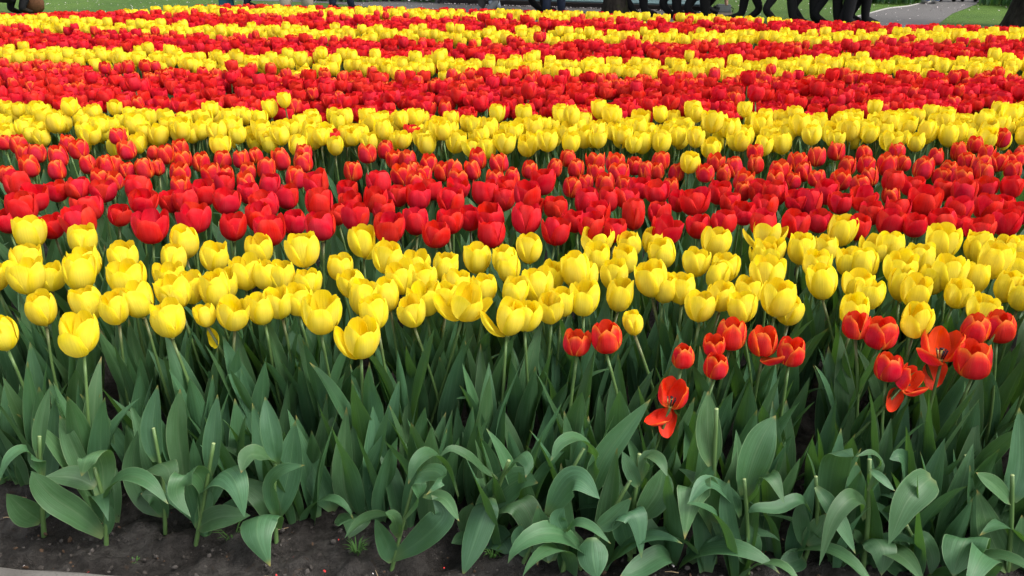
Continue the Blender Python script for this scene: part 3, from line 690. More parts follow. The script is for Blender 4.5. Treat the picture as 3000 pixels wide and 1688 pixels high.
PLANTS = [
 ('G', (330, 1130), (300, 385), [([(300, 560, 0), (315, 300, .01), (372, 20, .03)], 100, 0), ([(320, 690, 0), (275, 560, -.02), (170, 490, -.04), (60, 570, -.07), (-10, 740, -.09)], 110, .9),
   ([(315, 1030, 0), (200, 950, -.02), (50, 820, -.04)], 190, .3), ([(330, 1010, 0), (385, 900, .0), (390, 790, .01)], 70, 0), ([(345, 900, .02), (400, 500, .05), (420, 90, .06)], 135, 0)]),
 ('G', (800, 1215), (712, 620), [([(785, 1140, 0), (600, 980, -.02), (420, 860, -.04), (300, 740, -.05), (238, 650, -.05)], 175, .4), ([(790, 900, 0), (850, 760, -.02), (980, 690, -.04), (1130, 740, -.07), (1270, 900, -.09)], 130, .9),
   ([(720, 770, 0), (560, 700, 0), (340, 690, -.01)], 150, .6), ([(775, 900, 0), (775, 640, .02), (725, 510, -.01), (655, 550, -.06), (615, 690, -.07)], 190, (1, .2, .25)), ([(800, 1140, 0), (835, 1000, 0), (800, 850, .01)], 75, 0), ([(690, 760, .05), (560, 480, .06), (450, 230, .07)], 140, 0)]),
 ('G', (1245, 1110), (1158, 325), [([(1180, 580, 0), (1150, 330, .01), (1190, 0, .03)], 140, 0), ([(1230, 980, .02), (1100, 850, .03), (1010, 620, .04), (1040, 340, .05)], 165, 0), ([(1225, 900, 0), (1150, 720, 0), (1180, 600, -.03), (1270, 640, -.07), (1310, 850, -.09)], 180, (.9, .3, .3)),
   ([(1250, 1000, 0), (1180, 850, -.02), (1060, 820, -.03)], 130, .3)]),
 ('G', (1470, 1225), (1612, 440), [([(1590, 680, .02), (1610, 400, .03), (1642, 70, .05)], 120, 0), ([(1530, 1000, 0), (1540, 760, 0), (1450, 650, -.03), (1350, 740, -.06), (1340, 850, -.07), (1440, 1000, -.09)], 140, (.6, .6, .3)),
   ([(1530, 990, 0), (1590, 760, .01), (1690, 650, -.02), (1790, 760, -.06), (1845, 1000, -.08)], 200, (.75, .4, .4)), ([(1500, 1070, 0), (1650, 1000, -.03), (1890, 985, -.05)], 160, .3), ([(1485, 1080, 0), (1560, 900, 0), (1575, 780, .01)], 95, 0), ([(1400, 760, .08), (1345, 350, .1), (1360, 30, .12)], 150, 0)]),
 ('G', (2085, 1200), (2085, 410), [([(2090, 600, 0), (2050, 350, .01), (2000, 90, .04)], 135, 0), ([(2090, 1000, .02), (2180, 650, .04), (2230, 270, .06)], 190, 0), ([(2075, 590, 0), (1960, 530, -.03), (1870, 540, -.05), (1820, 665, -.08)], 150, .8),
   ([(2090, 1010, 0), (2050, 850, -.01), (2060, 720, -.02), (2150, 640, -.04), (2300, 605, -.06)], 115, .5), ([(2085, 1080, 0), (2020, 980, -.02), (1950, 1010, -.05), (1945, 1160, -.09), (2040, 1370, -.11)], 250, (1, .1, .1)), ([(2080, 1060, .02), (1990, 850, .03), (1760, 700, .05)], 170, 0)]),
 ('G', (2500, 965), None, [([(2510, 950, 0), (2400, 700, 0), (2270, 440, .02)], 175, 0), ([(2510, 950, 0), (2560, 700, .02), (2560, 400, .03)], 130, 0), ([(2600, 1050, 0), (2640, 985, -.03), (2680, 1020, -.06), (2645, 1280, -.1)], 225, (1, 0, 0))]),
 ('H', (70, 965), None, [([(80, 940, 0), (15, 700, 0), (40, 165, .02)], 150, 0), ([(90, 940, 0), (180, 700, -.01), (345, 330, 0)], 115, 0)]),
 ('H', (290, 985), None, [([(285, 980, 0), (210, 800, 0), (260, 530, .02)], 145, 0), ([(290, 970, 0), (330, 800, .02), (400, 620, .03)], 110, 0)]),
 ('H', (375, 1400), (540, 770), [([(395, 1310, 0), (600, 1170, -.03), (720, 1060, -.05), (775, 960, -.04), (680, 830, -.02)], 185, .4), ([(470, 1010, 0), (580, 840, -.01), (565, 690, 0), (690, 650, -.02), (765, 710, -.06), (640, 830, -.08)], 125, (.3, .6, .6)),
   ([(380, 1340, 0), (340, 1200, 0), (255, 1010, -.02)], 130, .3), ([(880, 850, .08), (800, 640, .06), (680, 520, .02), (560, 590, -.02), (505, 750, -.04)], 115, .9), ([(620, 840, 0), (780, 860, -.03), (890, 1030, -.08)], 85, .7), ([(430, 1150, 0), (400, 1010, -.03), (330, 960, -.05)], 90, .5)]),
 ('H', (1010, 1180), (1265, 570), [([(1140, 850, -.02), (1085, 950, -.05), (1000, 1200, -.09), (915, 1440, -.12)], 180, (1, 0, .15)), ([(1040, 1120, 0), (1150, 880, .01), (1330, 720, 0), (1485, 740, -.03)], 215, .3), ([(1180, 710, 0), (1060, 640, -.02), (960, 540, -.04), (830, 480, -.05), (740, 545, -.06)], 70, .7),
   ([(1220, 690, 0), (1300, 570, -.02), (1360, 530, -.04), (1410, 600, -.07), (1390, 700, -.09)], 95, (.6, .5, .4)), ([(1100, 1000, 0), (1330, 880, -.03), (1460, 1080, -.06), (1480, 1360, -.1)], 195, (.9, .4, .2)), ([(1020, 1160, 0), (950, 1020, 0), (990, 890, 0)], 135, 0), ([(1020, 1160, 0), (920, 1160, -.03), (830, 1195, -.05)], 100, .5), ([(1060, 1200, 0), (1180, 1160, -.02), (1285, 1290, -.06)], 175, .3)]),
 ('H', (1355, 1365), (1830, 480), [([(1560, 980, 0), (1700, 760, -.01), (1800, 720, -.03), (1950, 860, -.06)], 180, .3), ([(1880, 800, .04), (1910, 540, .03), (1790, 410, -.01), (1660, 440, -.05), (1580, 575, -.08)], 115, .9), ([(1400, 1300, 0), (1340, 1160, 0), (1360, 1050, 0)], 105, 0), ([(1590, 1330, -.02), (1530, 1150, -.01), (1480, 910, 0)], 175, .1)]),
 ('H', (1665, 1440), (1690, 1090), [([(1680, 1110, 0), (1635, 1010, 0), (1680, 925, 0)], 115, 0), ([(1700, 1110, 0), (1780, 1040, -.02), (1900, 1080, -.04), (2035, 1200, -.07)], 72, .7), ([(1690, 1250, 0), (1590, 1230, -.02), (1560, 1340, -.04)], 80, .4)]),
 ('H', (1770, 1430), (2180, 720), [([(1890, 1150, -.01), (1900, 1300, -.04), (1930, 1465, -.06)], 205, (1, 0, .1)), ([(1930, 1090, 0), (2050, 1000, 0), (2190, 850, 0)], 125, 0), ([(1870, 830, .1), (2000, 520, .1), (2335, 105, .12)], 165, 0), ([(1800, 1380, 0), (1770, 1280, 0), (1765, 1190, 0)], 40, 0)]),
 ('H', (2175, 1350), (2250, 520), [([(2240, 770, 0), (2180, 640, 0), (2120, 500, .01)], 95, 0), ([(2255, 720, 0), (2310, 540, 0), (2400, 570, -.04), (2460, 690, -.07)], 95, .7), ([(2250, 1010, 0), (2390, 800, 0), (2430, 620, .01)], 190, 0), ([(2195, 1280, 0), (2120, 1060, -.02), (2150, 960, -.03), (2240, 1010, -.05), (2265, 1310, -.08)], 195, (.9, .3, .2)),
   ([(2500, 1380, 0), (2420, 1290, -.05), (2240, 1390, -.08), (2100, 1450, -.1)], 155, .6), ([(2220, 1100, .02), (2120, 900, .03), (2060, 700, .05)], 150, 0)]),
 ('I', (245, 1350), (255, 180), [([(215, 610, 0), (190, 350, .01), (192, 45, .03)], 165, 0), ([(235, 1110, 0), (170, 850, -.02), (100, 760, -.04), (60, 900, -.07), (15, 1165, -.1)], 220, (.8, .4, .3)), ([(0, 880, 0), (150, 720, 0), (275, 530, 0)], 85, .1), ([(40, 1440, 0), (130, 1200, 0), (260, 1000, 0), (285, 850, .01)], 155, .1), ([(235, 1180, 0), (300, 1140, -.02), (180, 1190, -.04)], 45, .6)]),
 ('I', (495, 1440), (465, 710), [([(465, 830, .02), (520, 600, .02), (600, 400, .03), (702, 230, .05)], 215, 0), ([(490, 1360, 0), (370, 1150, 0), (325, 900, 0), (350, 715, .01)], 115, 0), ([(500, 1350, 0), (535, 1200, 0), (500, 1050, .01)], 105, 0), ([(470, 900, .03), (600, 720, 0), (680, 710, -.03), (770, 900, -.06)], 120, .7), ([(430, 1000, .03), (360, 850, .02), (180, 740, -.01), (40, 900, -.05)], 130, .7)]),
 ('I', (900, 1370), (1005, 690), [([(915, 1210, 0), (885, 1030, 0), (890, 870, .01)], 115, 0), ([(925, 1200, 0), (1040, 1080, 0), (1085, 970, .01)], 175, 0), ([(970, 970, 0), (880, 870, -.02), (720, 930, -.04), (560, 930, -.05), (490, 965, -.05)], 95, .8), ([(1005, 770, 0), (1100, 900, -.03), (1200, 1060, -.06), (1305, 1275, -.09)], 115, .3), ([(1090, 1050, .05), (1120, 700, .05), (1180, 500, .02), (1290, 540, -.02)], 200, (1, -.1, .3)), ([(910, 1300, 0), (830, 1330, -.02), (720, 1350, -.03)], 150, .3)]),
 ('I', (1355, 1430), (1410, 560), [([(1365, 1020, 0), (1330, 880, -.01), (1250, 870, -.04), (1130, 1030, -.07), (1030, 1365, -.1)], 125, .6), ([(1370, 1180, 0), (1450, 1160, -.02), (1520, 1260, -.05), (1500, 1440, -.07)], 205, (1, 0, .1)), ([(1415, 640, 0), (1500, 710, -.02), (1602, 800, -.04)], 62, .5), ([(1400, 800, 0), (1490, 600, 0), (1430, 512, -.02), (1310, 540, -.04)], 60, .7), ([(1360, 1200, .02), (1310, 1130, 0), (1300, 1090, -.01)], 60, 0), ([(1350, 1150, .05), (1300, 850, .05), (1310, 580, .07)], 170, 0)]),
 ('I', (1755, 1400), (1690, 1060), [([(1880, 700, 0), (1800, 760, -.03), (1680, 900, -.06), (1555, 1205, -.09)], 205, .3), ([(1720, 1260, 0), (1800, 1160, -.02), (1880, 1300, -.04), (1870, 1440, -.06)], 115, .4), ([(1740, 1360, .02), (1600, 1330, 0), (1440, 1250, -.02)], 200, .2), ([(1740, 1330, 0), (1650, 1250, .01), (1600, 1130, .02)], 130, 0)]),
 ('I', (2110, 1140), (2135, 530), [([(2130, 1070, 0), (2060, 850, 0), (1990, 620, .02)], 175, 0), ([(2130, 1070, 0), (2190, 880, 0), (2195, 690, .01)], 125, 0), ([(2125, 770, 0), (2250, 600, -.01), (2400, 450, -.03), (2575, 305, -.05)], 115, .3)]),
 ('I', (2450, 1430), (2488, 680), [([(2450, 1400, 0), (2330, 1150, 0), (2220, 790, .01)], 195, 0), ([(2465, 1400, 0), (2540, 1200, 0), (2560, 980, .01)], 150, 0), ([(2475, 880, 0), (2540, 600, .02), (2540, 170, .04)], 200, 0), ([(2480, 890, 0), (2350, 760, -.02), (2215, 660, -.03)], 115, .2), ([(2270, 1240, -.02), (2160, 1150, -.05), (2080, 1300, -.08), (2040, 1445, -.1)], 230, (1, 0, .2))]),
 ('I', (1880, 1080), None, [([(1840, 1050, .03), (1900, 650, .04), (2060, 300, .05)], 215, 0), ([(1890, 1050, .03), (1990, 900, .03), (2060, 780, .03)], 150, 0), ([(1870, 1060, .02), (1760, 850, .0), (1660, 560, -.02), (1560, 560, -.03)], 140, .3)]),
]
WHICH = 0
for crop, b, stub, leaves in PLANTS:
    bp = on_z(*zpx(crop, *b), 0)
    root = link('headless_tulip', None, None, Matrix.Translation(bp)); root.empty_display_size = .05
    what = 'headless tulip with cut stem and drooping leaves' if stub else 'leafy tulip plant without a bloom'
    tag(root, f'{what}, {ordinal(WHICH)} from the left along the front', 'tulip plant', 'headless plants along the front of the bed'); WHICH += 1
    inv = np.array(bp)
    if stub:
        tp = on_y(*zpx(crop, *stub), bp.y + random.uniform(-.01, .03)) - bp
        r0 = random.uniform(.0042, .0055)
        mid = tp * .5 + Vector((random.gauss(0, .006), random.gauss(0, .006), 0))
        pts = [Vector(p) for p in smooth_path([(0, 0, -.005), tuple(mid), tuple(tp)], 9)]
        V, Q = tube_np(pts, [r0 * (1.15 - .3 * i / 8) for i in range(9)], 8)
        me = mesh_np('stem', V, Q, M['stem'], np.stack([np.full(len(V), .4), np.concatenate([np.repeat(np.linspace(0, .7, 9), 8), [.7]])], 1))
        me.materials.append(M['cut'])
        for p_ in me.polygons[-4:]: p_.material_index = 1
        link('stem', me, root)
    for pts, w, fc in leaves:
        P = []
        for x, y, dy in pts:
            q = on_y(*zpx(crop, x, y), bp.y + dy) - bp
            q.z = max(q.z, .004); P.append(q)
        sc = (depth(bp) - .02) / F / 2.576
        V, uv, Q = ribbon(P, w * sc * 1.12, (fc, fc) if not isinstance(fc, tuple) else None, fc if isinstance(fc, tuple) else None)
        link('leaf', mesh_np('leaf', V, Q, M['leaf'], uv), root)
# plants without a bloom standing in the dense leaves just behind the front row
nb = 0
for i in range(88):
    a = -1.55 + 3.2 * (i + .5) / 88 + random.gauss(0, .015)
    for d in ([KERB_D + random.uniform(.24, .34)] if i % 2 else [KERB_D + random.uniform(.32, .42)]):
        bp = rc(a, d)
        root = link('leafy_tulip', None, None, Matrix.Translation(bp)); root.empty_display_size = .05
        tag(root, f'bloomless tulip plant of upright leaves, {ordinal(nb)} from left in the thicket below the yellow blooms', 'tulip plant', 'leafy plants below the yellow band'); nb += 1
        az = random.uniform(0, 6.28)
        for j, kd in enumerate(['low', 'mid', 'low', 'mid'][:random.choice([3, 4])]):
            place_leaf(root, kd, az + j * 1.9 + random.uniform(-.4, .4), -.018, random.uniform(.85, 1.08), (random.gauss(0, .008), random.gauss(0, .008)))

for i in range(20):
    t_ = (i + .5) / 20
    a = (-1.25 + 1.2 * t_ / .25 if t_ < .25 else -.05 + 1.4 * (t_ - .25) / .75) + random.gauss(0, .02); bp = rc(a, KERB_D + random.uniform(.13, .25))
    root = link('drooping_tulip', None, None, Matrix.Translation(bp)); root.empty_display_size = .05
    tag(root, f'bloomless tulip plant with arching leaves, {ordinal(i)} from left just behind the soil edge', 'tulip plant', 'arching plants near the soil edge')
    az = random.uniform(0, 6.28)
    for j, kd in enumerate(['droop', 'low', 'droop', 'mid'][:random.choice([3, 4])]):
        place_leaf(root, kd, az + j * 1.7 + random.uniform(-.4, .4), -.018, random.uniform(.85, 1.1), (random.gauss(0, .008), random.gauss(0, .008)))

# ------------------------------------------------------------------ litter on the soil
def scatter_mesh(name, n, place, shape, mats, label, cat):
    V, Fc, Mi = [], [], []
    for i in range(n):
        p, s = place(i); mi = random.randrange(len(mats)); vs_, fs_ = shape(p, s); k0 = len(V)
        V += vs_; Fc += [[k + k0 for k in f] for f in fs_]; Mi += [mi] * len(fs_)
    me = bpy.data.meshes.new(name); me.from_pydata(V, [], Fc)
    for m in mats: me.materials.append(m)
    me.polygons.foreach_set('material_index', np.array(Mi, dtype=np.int32)); me.update()
    tag(link(name, me), label, cat, None, 'stuff')
_b = bmesh.new(); bmesh.ops.create_icosphere(_b, subdivisions=1, radius=1); ICO_V = [v.co.copy() for v in _b.verts]; ICO_F = [[v.index for v in f.verts] for f in _b.faces]; _b.free()
def clod(p, s):
    rot = Euler((random.uniform(0, 3), random.uniform(0, 3), 0)).to_matrix() @ Matrix.Diagonal((s, s * random.uniform(.6, 1), s * random.uniform(.5, .9)))
    return [p + rot @ (v * random.uniform(.7, 1.15)) for v in ICO_V], ICO_F
def flake(p, s):
    rot = Euler((random.gauss(0, .4), random.gauss(0, .4), random.uniform(0, 6.28))).to_matrix()
    return [p + rot @ (Vector(q) * s) for q in ((-1, -.3, 0), (0, -.6, .12), (1, -.1, 0), (.3, .55, .2), (-.7, .4, .05))], [[0, 1, 2, 3, 4]]
def twig(p, s):
    a = random.uniform(0, 3.14); d = Vector((math.cos(a), math.sin(a), random.uniform(-.05, .1))) * s
    V, Q = tube_np([p, p + d * .5 + Vector((0, 0, .002)), p + d], [.0011, .001, .0006], 5, False)
    return [Vector(v) for v in V], [list(map(int, q)) for q in Q]
def on_soil(dmax=.5):
    a, d = random.uniform(-1.5, 1.5), KERB_D + .005 + random.random() ** 1.3 * dmax
    return rc(a, d, .007)
M['clod'] = plain('clod', (.045, .040, .036), .95, .1, .5, 60); M['clod2'] = plain('dry_clod', (.075, .068, .062), .95, .1, .4, 60); M['rust'] = plain('bark_chip', (.07, .045, .03), .9, .1, .4, 60)
M['straw'] = plain('straw', (.30, .22, .13), .8, .2, .3, 60); M['white_bit'] = plain('white_petal_bit', (.7, .66, .66), .7); M['redbit'] = plain('red_petal_bit', (.45, .03, .03), .6)
scatter_mesh('soil_clods', 2200, lambda i: (on_soil(), random.choice([.0015, .002, .003, .004, .0055, .007]) * random.uniform(.7, 1.3)), clod, [M['clod'], M['clod'], M['clod'], M['clod2'], M['clod2'], M['rust']], 'dark crumbs of soil strewn over the bed edge', 'soil')
scatter_mesh('soil_litter', 110, lambda i: (on_soil(.3), random.uniform(.002, .006)), flake, [M['straw'], M['rust'], M['white_bit'], M['redbit'], M['rust'], M['straw']], 'small dry flakes and petal scraps on the soil', 'litter')
scatter_mesh('twigs', 40, lambda i: (on_soil(.35), random.uniform(.015, .05)), twig, [M['straw'], M['rust']], 'thin dry twigs lying on the soil', 'twigs')
def fallen(x, y, var, s, label):
    p = on_z(x, y, .008)
    o = link('fallen_petal', PETAL[var, 0, 1], None, Matrix.Translation(p) @ Matrix.Rotation(random.uniform(0, 6), 4, 'Z') @ Matrix.Rotation(R(80), 4, 'Y') @ Matrix.Scale(s, 4))
    tag(o, label, 'petal', 'fallen petals on the soil')
fallen(1800, 1625, 'red', .35, 'crumpled red petal on the soil between the cut stems, right of centre')
fallen(2112, 1555, 'orange', .6, 'fallen orange-red petal under the leaves right of centre')
fallen(2240, 1612, 'red', .25, 'small red petal scrap on dark soil at lower right')
# small weeds: tufts of thin blades
M['weed'] = plain('weed', (.06, .15, .03), .6, .3, .3, 60)
def weed(x, y, n, h, label):
    p = on_z(x, y, .004); bm = bmesh.new()
    for i in range(n):
        a = random.uniform(0, 6.28); l = h * random.uniform(.5, 1); w = .0016; d = Vector((math.cos(a), math.sin(a), 0)); s = Vector((-d.y, d.x, 0)) * w; q = d * random.uniform(0, .012)
        k = [q + s, q - s, q + d * l * .4 + Vector((0, 0, l * .7)) - s * .8, q + d * l * .4 + Vector((0, 0, l * .7)) + s * .8, q + d * l * .9 + Vector((0, 0, l * .8))]
        v = [bm.verts.new(c) for c in k]; bm.faces.new((v[0], v[1], v[2], v[3])); bm.faces.new((v[3], v[2], v[4]))
    o = link('grass_tuft', bm_mesh('grass_tuft', bm, M['weed']), None, Matrix.Translation(p)); tag(o, label, 'weed', 'small weeds on the soil')
weed(1045, 1620, 26, .035, 'thin grass tuft at the foot of the bent leaf, left of centre')
weed(1445, 1630, 24, .035, 'thin grass tuft on the soil beside the long drooping leaf')
weed(1205, 1617, 14, .014, 'tiny green seedling on bare soil, left of centre')
weed(680, 1580, 12, .05, 'coarse weed shoots under the front leaves on the left')
weed(880, 1470, 14, .05, 'weed shoots in the dark gap between leafy plants, left of centre')
weed(395, 1648, 8, .01, 'speck of green moss on soil near the kerb')
weed(60, 1410, 12, .05, 'weed shoots in shade at the left edge')

# ------------------------------------------------------------------ background: trees, people, planters, low building
def bark():
    k = NT('mossy_bark'); c = k.coords('Object'); f = k.noise(k.scaled(c, 1, 1, .3), 14, 5, .7); g = k.noise(c, 5, 4, .6)
    col = k.mix(k.ramp(f, .35, .65), (.012, .010, .009), (.035, .030, .025)); col = k.mix(k.math('MULTIPLY', k.ramp(g, .5, .7), .6), col, (.035, .045, .012))
    return k.done(col, .95, .1, k.bump(f, 1, .03))
M['bark'] = bark()
M['tree_leaf'] = plain('tree_leaf', (.09, .17, .03), .6, .3, .4, 3, 0, 'Object', .3)
def tree(x, y, rad, h, seed, label):
    r = random.Random(seed); b = on_z(x, y, G)
    root = link('garden_tree', None, None, Matrix.Translation(b)); tag(root, label, 'tree', 'trees beyond the bed')
    bm = bmesh.new(); n = 20; rings = []
    for z, s in ((-.05, 1.34), (.08, 1.18), (.2, 1.08), (.4, 1.0), (.9, .95), (1.8, .88), (2.8, .8), (h * .6, .6), (h * .8, .35)):
        rings.append([bm.verts.new((math.cos(6.283 * k / n) * rad * s * (1 + .08 * math.sin(5 * 6.283 * k / n + seed) * (1.6 if z < .3 else .6)) + .05 * math.sin(z), math.sin(6.283 * k / n) * rad * s, z)) for k in range(n)])
    for a, c in zip(rings, rings[1:]):
        for k in range(n): bm.faces.new((a[k], a[(k + 1) % n], c[(k + 1) % n], c[k]))
    tr = link('trunk', bm_mesh('trunk', bm, M['bark'], True), root)
    tips = []
    for i in range(9):
        a = i * 2.4 + r.uniform(-.3, .3); z0 = h * r.uniform(.4, .72); L = h * r.uniform(.25, .42)
        e = Vector((math.cos(a) * L, math.sin(a) * L, z0 + L * r.uniform(.4, .9))); m = Vector((math.cos(a) * L * .45, math.sin(a) * L * .45, z0 + L * .25))
        V, Q = tube_np([Vector((0, 0, z0)), m, e], [rad * .35, rad * .2, rad * .06], 6); link('limb', mesh_np('limb', V, Q, M['bark']), tr); tips += [e, m.lerp(e, .5)]
    Vs, Qs = [], []
    for i in range(5200):
        t = r.choice(tips); p = t + Vector((r.gauss(0, .55), r.gauss(0, .55), r.gauss(0, .42)))
        R3 = Euler((r.uniform(0, 3), r.uniform(0, 3), r.uniform(0, 6))).to_matrix(); s = r.uniform(.04, .075)
        for q in ((-1, 0, 0), (0, -.5, 0), (1, 0, 0), (0, .5, 0)): Vs.append(p + R3 @ (Vector(q) * s))
        Qs.append([i * 4 + k for k in range(4)])
    link('crown', mesh_np('crown', np.array(Vs), np.array(Qs), M['tree_leaf'], smooth=False), root)
tree(1800, 47, .165, 7.5, 1, 'mossy dark tree trunk beside the path, behind the far tulips')
tree(3016, 82, .27, 8.5, 2, 'thick dark tree trunk cut by the right edge of the picture')

def cloth(name, c, var=.2): return plain(name, c, .85, .15, var, 40)
SKIN = plain('skin', (.45, .27, .20), .5, .3, .08); HAIR = cloth('dark_hair', (.02, .014, .01))
TMP = bpy.data.scenes.new('person_workshop')
def person(joints, radii, edges, cols, label, name='person'):
    """one continuous skinned body; faces coloured by the nearest bone"""
    names = list(joints); idx = {n: i for i, n in enumerate(names)}
    me = bpy.data.meshes.new('person'); org = joints['floor']
    me.from_pydata([joints[n] - org for n in names[1:]], [(idx[a] - 1, idx[b] - 1) for a, b in edges], [])
    o = bpy.data.objects.new('tmp_person', me); TMP.collection.objects.link(o)
    sk = o.modifiers.new('skin', 'SKIN'); o.modifiers.new('sub', 'SUBSURF').levels = 2
    for n in names[1:]:
        d = me.skin_vertices[0].data[idx[n] - 1]; d.radius = radii.get(n, (.06, .06)); d.use_root = n == 'pelvis'
    TMP.view_layers[0].update(); dg = TMP.view_layers[0].depsgraph; new = bpy.data.meshes.new_from_object(o.evaluated_get(dg)); bpy.data.objects.remove(o)
    new.materials.clear()
    for m in cols['mats']: new.materials.append(m)
    segs = [(np.array(joints[a] - org), np.array(joints[b] - org), cols['bone'](a, b)) for a, b in edges]
    C = np.zeros(len(new.polygons) * 3); new.polygons.foreach_get('center', C); C = C.reshape(-1, 3)
    best = np.full(len(C), 1e9); mi = np.zeros(len(C), int)
    for a, b, m in segs:
        ab = b - a; t = np.clip(((C - a) @ ab) / max(1e-9, ab @ ab), 0, 1); d = np.linalg.norm(C - (a + t[:, None] * ab), axis=1)
        k = d < best; best[k] = d[k]; mi[k] = m
    new.polygons.foreach_set('material_index', mi.astype(np.int32)); new.polygons.foreach_set('use_smooth', np.full(len(C), True))
    ob = link(name, new, None, Matrix.Translation(org)); tag(ob, label, 'person', 'visitors behind the tulip bed')
    return ob
EDG = [('pelvis', 'spine'), ('spine', 'chest'), ('chest', 'neck'), ('neck', 'chin'), ('chin', 'crown')]
for s in 'lr': EDG += [('pelvis', 'hip' + s), ('hip' + s, 'knee' + s), ('knee' + s, 'ankle' + s), ('ankle' + s, 'ball' + s), ('ball' + s, 'toe' + s), ('chest', 'sho' + s), ('sho' + s, 'elb' + s), ('elb' + s, 'wri' + s), ('wri' + s, 'fin' + s)]
RAD = {'pelvis': (.14, .11), 'spine': (.13, .10), 'chest': (.16, .11), 'neck': (.055, .055), 'chin': (.075, .085), 'crown': (.085, .095)}
for s in 'lr': RAD.update({'hip' + s: (.095, .095), 'knee' + s: (.078, .078), 'ankle' + s: (.06, .058), 'ball' + s: (.048, .035), 'toe' + s: (.035, .022), 'sho' + s: (.07, .07), 'elb' + s: (.05, .05), 'wri' + s: (.034, .034), 'fin' + s: (.03, .016)})
def body_mats(trouser, coat, shoe):
    mats = [cloth('trousers', trouser), cloth('coat', coat), cloth('shoes', shoe), SKIN, HAIR]
    def bone(a, b):
        if b[:-1] in ('ball', 'toe'): return 2
        if b[:-1] in ('hip', 'knee', 'ankle'): return 0
        if b == 'crown': return 4
        if b in ('chin',) or b[:-1] == 'fin': return 3
        return 1
    return dict(mats=mats, bone=bone)
def walker(xa, xb, yf, hd, trouser, coat, shoe, label, lift=.0, wide=1.0, face=None):
    """xa: rear foot, xb: leading foot, pixels; yf: picture height of the feet; hd: +1 walks right, -1 left"""
    pa, pb = on_z(xa, yf, G), on_z(xb, yf, G); f = Vector((hd, 0, 0)) if face is None else Vector(face).normalized(); sd_ = Vector((-f.y, f.x, 0)) * .09
    c = (pa + pb) / 2; up = Vector((0, 0, 1)); h = .90 - .12 * abs((pb - pa).x)
    J = {'floor': Vector((c.x, c.y, G))}; J['pelvis'] = c + up * (h + .04); J['spine'] = c + up * (h + .2) + f * .02; J['chest'] = c + up * (h + .42) + f * .03
    J['neck'] = c + up * (h + .57) + f * .04; J['chin'] = c + up * (h + .64) + f * .07; J['crown'] = c + up * (h + .78) + f * .06
    for s, p, sg, rear in (('l', pa, 1, True), ('r', pb, -1, False)):
        p = p + sd_ * sg * .6; up0 = .085 + (lift if rear else 0)
        J['hip' + s] = c + sd_ * sg + up * (h - .03)
        J['ankle' + s] = p + up * up0 - f * (.05 if rear else .03)
        J['knee' + s] = (J['hip' + s] + J['ankle' + s]) / 2 + f * (.11 if rear else .0) + up * .01
        J['ball' + s] = p + f * .10 + up * (.04 if not rear else .04); J['toe' + s] = p + f * .17 + up * .028
        J['sho' + s] = c + sd_ * sg * 2.1 + up * (h + .47); J['elb' + s] = J['sho' + s] + f * (.09 * (1 if rear else -1)) + up * -.28 + sd_ * sg * .3
        J['wri' + s] = J['elb' + s] + f * (.13 if rear else .02) + up * -.22; J['fin' + s] = J['wri' + s] + f * .03 + up * -.13
    rad = {k: (v[0] * (wide if k[:-1] in ('knee', 'ankle', 'hip') else 1), v[1] * (wide if k[:-1] in ('knee', 'ankle', 'hip') else 1)) for k, v in RAD.items()}
    return person(J, rad, EDG, body_mats(trouser, coat, shoe), label)
def croucher(x, yf, f, trouser, coat, shoe, label, arm_down=False):
    c = on_z(x, yf, G); f = Vector(f).normalized(); sd_ = Vector((-f.y, f.x, 0)) * .12; up = Vector((0, 0, 1))
    J = {'floor': Vector((c.x, c.y, G))}; J['pelvis'] = c - f * .16 + up * .27; J['spine'] = c - f * .08 + up * .44; J['chest'] = c + f * .08 + up * .64
    J['neck'] = c + f * .16 + up * .78; J['chin'] = c + f * .22 + up * .84; J['crown'] = c + f * .24 + up * .99
    for s, sg in (('l', 1), ('r', -1)):
        J['hip' + s] = J['pelvis'] + sd_ * sg * .8; J['knee' + s] = c + f * .24 + sd_ * sg * 1.1 + up * .47; J['ankle' + s] = c + sd_ * sg * .9 + up * .085
        J['ball' + s] = J['ankle' + s] + f * .12 - up * .045; J['toe' + s] = J['ball' + s] + f * .08 - up * .012
        J['sho' + s] = J['chest'] + sd_ * sg * 1.4 + up * .06; J['elb' + s] = J['sho' + s] + f * .16 - up * .22 + sd_ * sg * .4
        J['wri' + s] = J['elb' + s] + (f * .05 - up * .22 if arm_down and sg < 0 else f * .2 - up * .02); J['fin' + s] = J['wri' + s] + (f * .02 - up * .12 if arm_down and sg < 0 else f * .11)
    return person(J, RAD, EDG, body_mats(trouser, coat, shoe), label)
BLK, NAVY, GREY, JEAN, BEIGE = (.008, .008, .009), (.012, .017, .032), (.045, .042, .042), (.03, .06, .14), (.33, .28, .22)
croucher(50, 44, (.3, 1, 0), BLK, BLK, (.02, .015, .01), 'person crouching in black clothes at the far left behind the tulips')
croucher(722, 28, (1, .2, 0), NAVY, NAVY, BLK, 'person crouching in navy clothes beside the teal carrier bag')
walker(850, 896, 34, 1, BEIGE, BEIGE, (.2, .15, .1), 'person in wide beige trousers behind the far red tulips', face=(.1, 1, 0), wide=1.75)
walker(988, 1022, 32, 1, NAVY, NAVY, BLK, 'person in dark trousers standing right of the one in beige', face=(.2, 1, 0))
walker(1448, 1405, 42, -1, GREY, GREY, (.14, .15, .16), 'person in grey trousers and pale trainers walking left on the path', lift=.12)
walker(1432, 1466, 24, 1, (.02, .03, .06), BLK, (.30, .34, .38), 'person in jeans and light grey trainers farther along the path', face=(.3, -1, 0))
walker(1562, 1598, 36, 1, BLK, BLK, BLK, 'person in black trousers and boots stepping right on the path', lift=.10)
walker(1612, 1634, 46, 1, NAVY, NAVY, BLK, 'person in navy trousers standing before the black-booted walker', face=(.2, 1, 0), wide=1.1)
